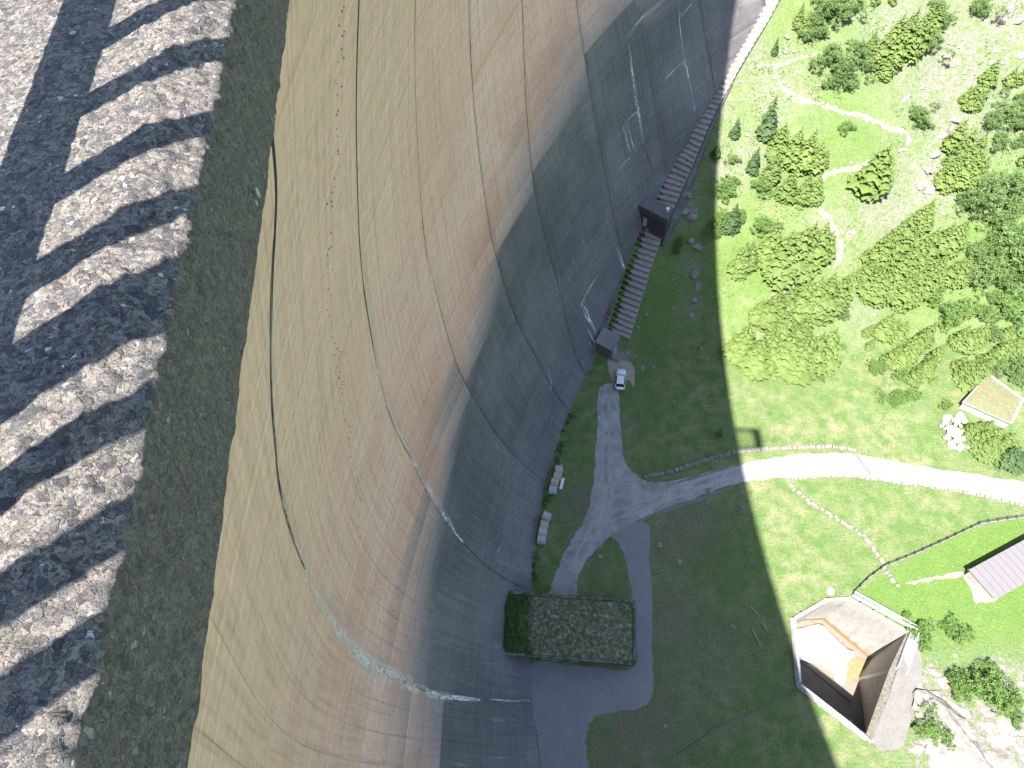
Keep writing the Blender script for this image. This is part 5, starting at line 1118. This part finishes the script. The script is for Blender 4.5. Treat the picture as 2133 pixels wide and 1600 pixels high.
bset(Z7, [(1400, 590, 55), (1470, 560, 65), (1530, 600, 60), (1440, 680, 50), (1540, 480, 50), (1520, 530, 55), (1550, 680, 45)], 'soft green broad tree on the right slope', 'broad trees on the right slope', 2.2855)
cset(Z7, [(1215, 710, 1290, 570), (1255, 760, 1330, 610), (1300, 780, 1370, 620), (1220, 790, 1290, 660), (1180, 890, 1250, 750), (1235, 880, 1310, 740), (1290, 870, 1360, 720), (1330, 850, 1390, 740), (1160, 860, 1210, 770)], 'bright conifer in the column right of the rock outcrops', 'conifers right of the rock outcrops', k=1.25)
bset(Z7, [(1380, 960, 95), (1480, 900, 80), (1300, 960, 60), (1420, 1060, 65), (1500, 1000, 70), (1340, 900, 50), (1260, 960, 45)], 'grey-green broad tree in the wood on the right', 'broad trees of the right wood', 2.2855)
cset(Z7, [(850, 1260, 930, 1110), (900, 1220, 980, 1060), (950, 1180, 1030, 1010), (1000, 1140, 1070, 980), (1060, 1080, 1130, 950), (825, 1400, 890, 1260), (860, 1420, 930, 1270), (910, 1380, 990, 1210), (960, 1330, 1040, 1170), (1010, 1290, 1080, 1130), (1070, 1230, 1140, 1080), (960, 1440, 1040, 1300), (1010, 1420, 1080, 1280), (1060, 1390, 1130, 1250), (1110, 1340, 1170, 1210), (800, 1330, 850, 1230)], 'yellow-green conifer in the long diagonal wood', 'conifers of the long diagonal wood', k=1.25)
cset(Z7, [(1150, 1190, 1220, 1060), (1190, 1190, 1260, 1050), (1230, 1160, 1290, 1040), (1180, 1350, 1240, 1220), (1230, 1340, 1290, 1210)], 'conifer between the diagonal wood and the broad trees', 'conifers between diagonal wood and broad trees', k=1.2)
bset(Z7, [(1450, 1180, 110), (1380, 1280, 85), (1520, 1290, 85), (1310, 1300, 60), (1540, 1150, 75), (1440, 1340, 70), (1330, 1210, 60)], 'grey-green broad tree in the lower right wood', 'broad trees of the lower right wood', 2.2855)
cset(Z4, [(430, 795, 520, 650), (470, 810, 550, 680), (520, 840, 600, 690), (480, 990, 560, 850), (530, 1000, 610, 840), (580, 960, 660, 790), (640, 900, 720, 730), (700, 850, 780, 690), (630, 1110, 710, 990), (680, 1080, 760, 960), (720, 1040, 800, 920)], 'conifer in the tapering group above the open meadow', 'conifers above the open meadow', k=1.15)
conifer(*Z4(760, 985), *Z4(900, 870), 'thin leaning conifer at the meadow edge right of the tapering group', None, False, .8)
cset(Z4, [(930, 860, 1010, 720), (980, 885, 1080, 720), (1040, 870, 1130, 720), (960, 1070, 1040, 930), (1010, 1110, 1110, 960), (1070, 1070, 1160, 920), (940, 1020, 1000, 930), (1120, 990, 1200, 870)], 'conifer beside the turf-roofed house on its upper left', 'conifers above the turf-roofed house', k=1.25)
cset(Z4, [(1210, 930, 1290, 790), (1270, 930, 1350, 770), (1330, 900, 1400, 760), (1240, 820, 1310, 700)], 'conifer at the right edge above the turf-roofed house', 'conifers right above the turf-roofed house', k=1.2)
bset(Z4, [(760, 560, 60), (860, 640, 85), (960, 600, 75), (890, 720, 55), (1100, 800, 65), (1200, 560, 80), (1300, 600, 80), (1150, 400, 90), (1250, 300, 100), (1340, 200, 90), (1150, 200, 70), (1290, 440, 75), (1120, 640, 60)], 'soft broad tree right of the diagonal conifers', 'broad trees right of the diagonal wood', 3.2, True)
bset(Z4, [(1160, 545, 38), (1240, 665, 50), (1330, 700, 60), (1160, 770, 60), (1300, 1040, 80), (1220, 1000, 50), (1370, 1110, 60), (1090, 1100, 38), (1380, 980, 60)], 'dark green broad tree around the turf-roofed house', 'broad trees around the turf-roofed house', 3.2)
cset(Z4, [(1000, 1470, 1070, 1340), (1050, 1530, 1120, 1380), (1100, 1580, 1180, 1420), (1150, 1600, 1230, 1450), (1070, 1480, 1150, 1330), (1130, 1520, 1210, 1370), (1190, 1560, 1270, 1400), (1240, 1580, 1300, 1450)], 'large yellow-green conifer by the boulder pile', 'conifers beside the boulder pile', k=1.35)
conifer(2086, 968, 2120, 925, 'conifer right of the boulder pile close to the road, the left of two', 'two conifers by the road', True, 1.3); conifer(2112, 972, 2140, 925, 'conifer close to the road at the right frame edge, the right of two', 'two conifers by the road', True, 1.3)
cset(Z4, [(330, 795, 375, 720), (350, 880, 400, 830)], 'tiny conifer on the open grass below the long clump', 'tiny conifers on the open grass', k=1.2)
conifer(*Z4(775, 1115), *Z4(820, 1075), 'tiny lone conifer in the meadow left of the turf-roofed house', None, False, 1.4)
bset(Z4, [(160, 660, 38), (170, 880, 28), (30, 1080, 28)], 'small green bush on the upper meadow', 'small bushes on the upper meadow', 3.2, False, 'bush')
bset(Z4, [(360, 1020, 45), (420, 1020, 42), (540, 1060, 50), (450, 1210, 42), (530, 1190, 50), (610, 1180, 48), (850, 1270, 42), (500, 1240, 36)], 'light green shrub scattered on the sunny meadow', 'light shrubs on the sunny meadow', 3.2, True, 'bush')
cset(ID, [(1540, 742, 1578, 685), (1566, 772, 1604, 712), (1590, 755, 1630, 692), (1622, 765, 1664, 700), (1650, 775, 1694, 706), (1680, 772, 1720, 700), (1706, 760, 1744, 690), (1600, 665, 1632, 625), (1660, 720, 1696, 664), (1620, 712, 1655, 655)], 'yellow-green conifer in the lowest clump above the meadow', 'conifers of the lowest clump above the meadow', k=1.2)
bset(Z7, [(120, 900, 42), (160, 870, 35), (200, 1050, 42), (110, 1060, 45), (310, 905, 48), (305, 1090, 48), (150, 930, 35), (90, 1120, 40), (720, 610, 34), (830, 920, 26), (700, 1500, 30)], 'bright green bush on the slope near the dam shadow', 'bright bushes near the dam shadow', 2.2855, True, 'bush')
bset(ID, [(1905, 1312, 20), (1915, 1300, 16), (1885, 1282, 12), (1972, 1312, 14), (1998, 1318, 20), (2030, 1425, 38), (2075, 1450, 30), (1985, 1415, 26), (1932, 1512, 30), (1960, 1530, 18), (2105, 1490, 22), (2060, 1405, 24), (1925, 1345, 12)], 'light green shrub on the bank beside the stilling basin', 'shrubs on the bank beside the basin', 1.0, True, 'bush')
bset(ID, [(1497, 905, 11), (1416, 508, 14), (1408, 525, 10)], 'small bush growing in the dam shadow', 'small bushes in the dam shadow', 1.0, False, 'bush')
# weeds along the dam toe
wc = []
for px, py in [(1183, 880), (1175, 900), (1165, 940), (1160, 958), (1138, 1040), (1136, 1050), (1115, 1160), (1114, 1180), (1116, 1205), (1112, 1195), (1170, 925), (1190, 865)]: wc.append(flat(px, py, .25))
o = inst('weeds', leafclump(np.array(wc), .42, 26, M_GRASSC, 'weeds', seed=9), (0, 0, 0)); tag(o, 'fresh green weeds growing along the foot of the dam', 'weeds', kind='stuff')
# low undergrowth over the slopes: uncountable tufts
def tufts(npts, seed, dens, size, mat, name, label, nleaf=4):
    r = np.random.default_rng(seed); X_ = r.uniform(30, 215, npts); Y_ = r.uniform(-12, 215, npts); k_ = r.random(npts) < dens(X_, Y_); X_, Y_ = X_[k_], Y_[k_]
    o = inst(name, leafclump(np.stack([X_, Y_, hgt(X_, Y_)+size*.5], -1), size, nleaf, mat, name, seed=seed, squash=.5), (0, 0, 0)); tag(o, label, 'undergrowth', kind='stuff')
und = lambda x, y: np.clip(sstep(.50, .60, vnoise(x, y, 11, 61, 4))*(1-rmask(x, y)*1.3), 0, 1)*(1-inpoly(x, y, PIT))
tufts(42000, 21, lambda x, y: und(x, y)*sstep(106, 118, y), .34, M_LEAFL, 'undergrowth', 'low leafy undergrowth covering the sunny slope')
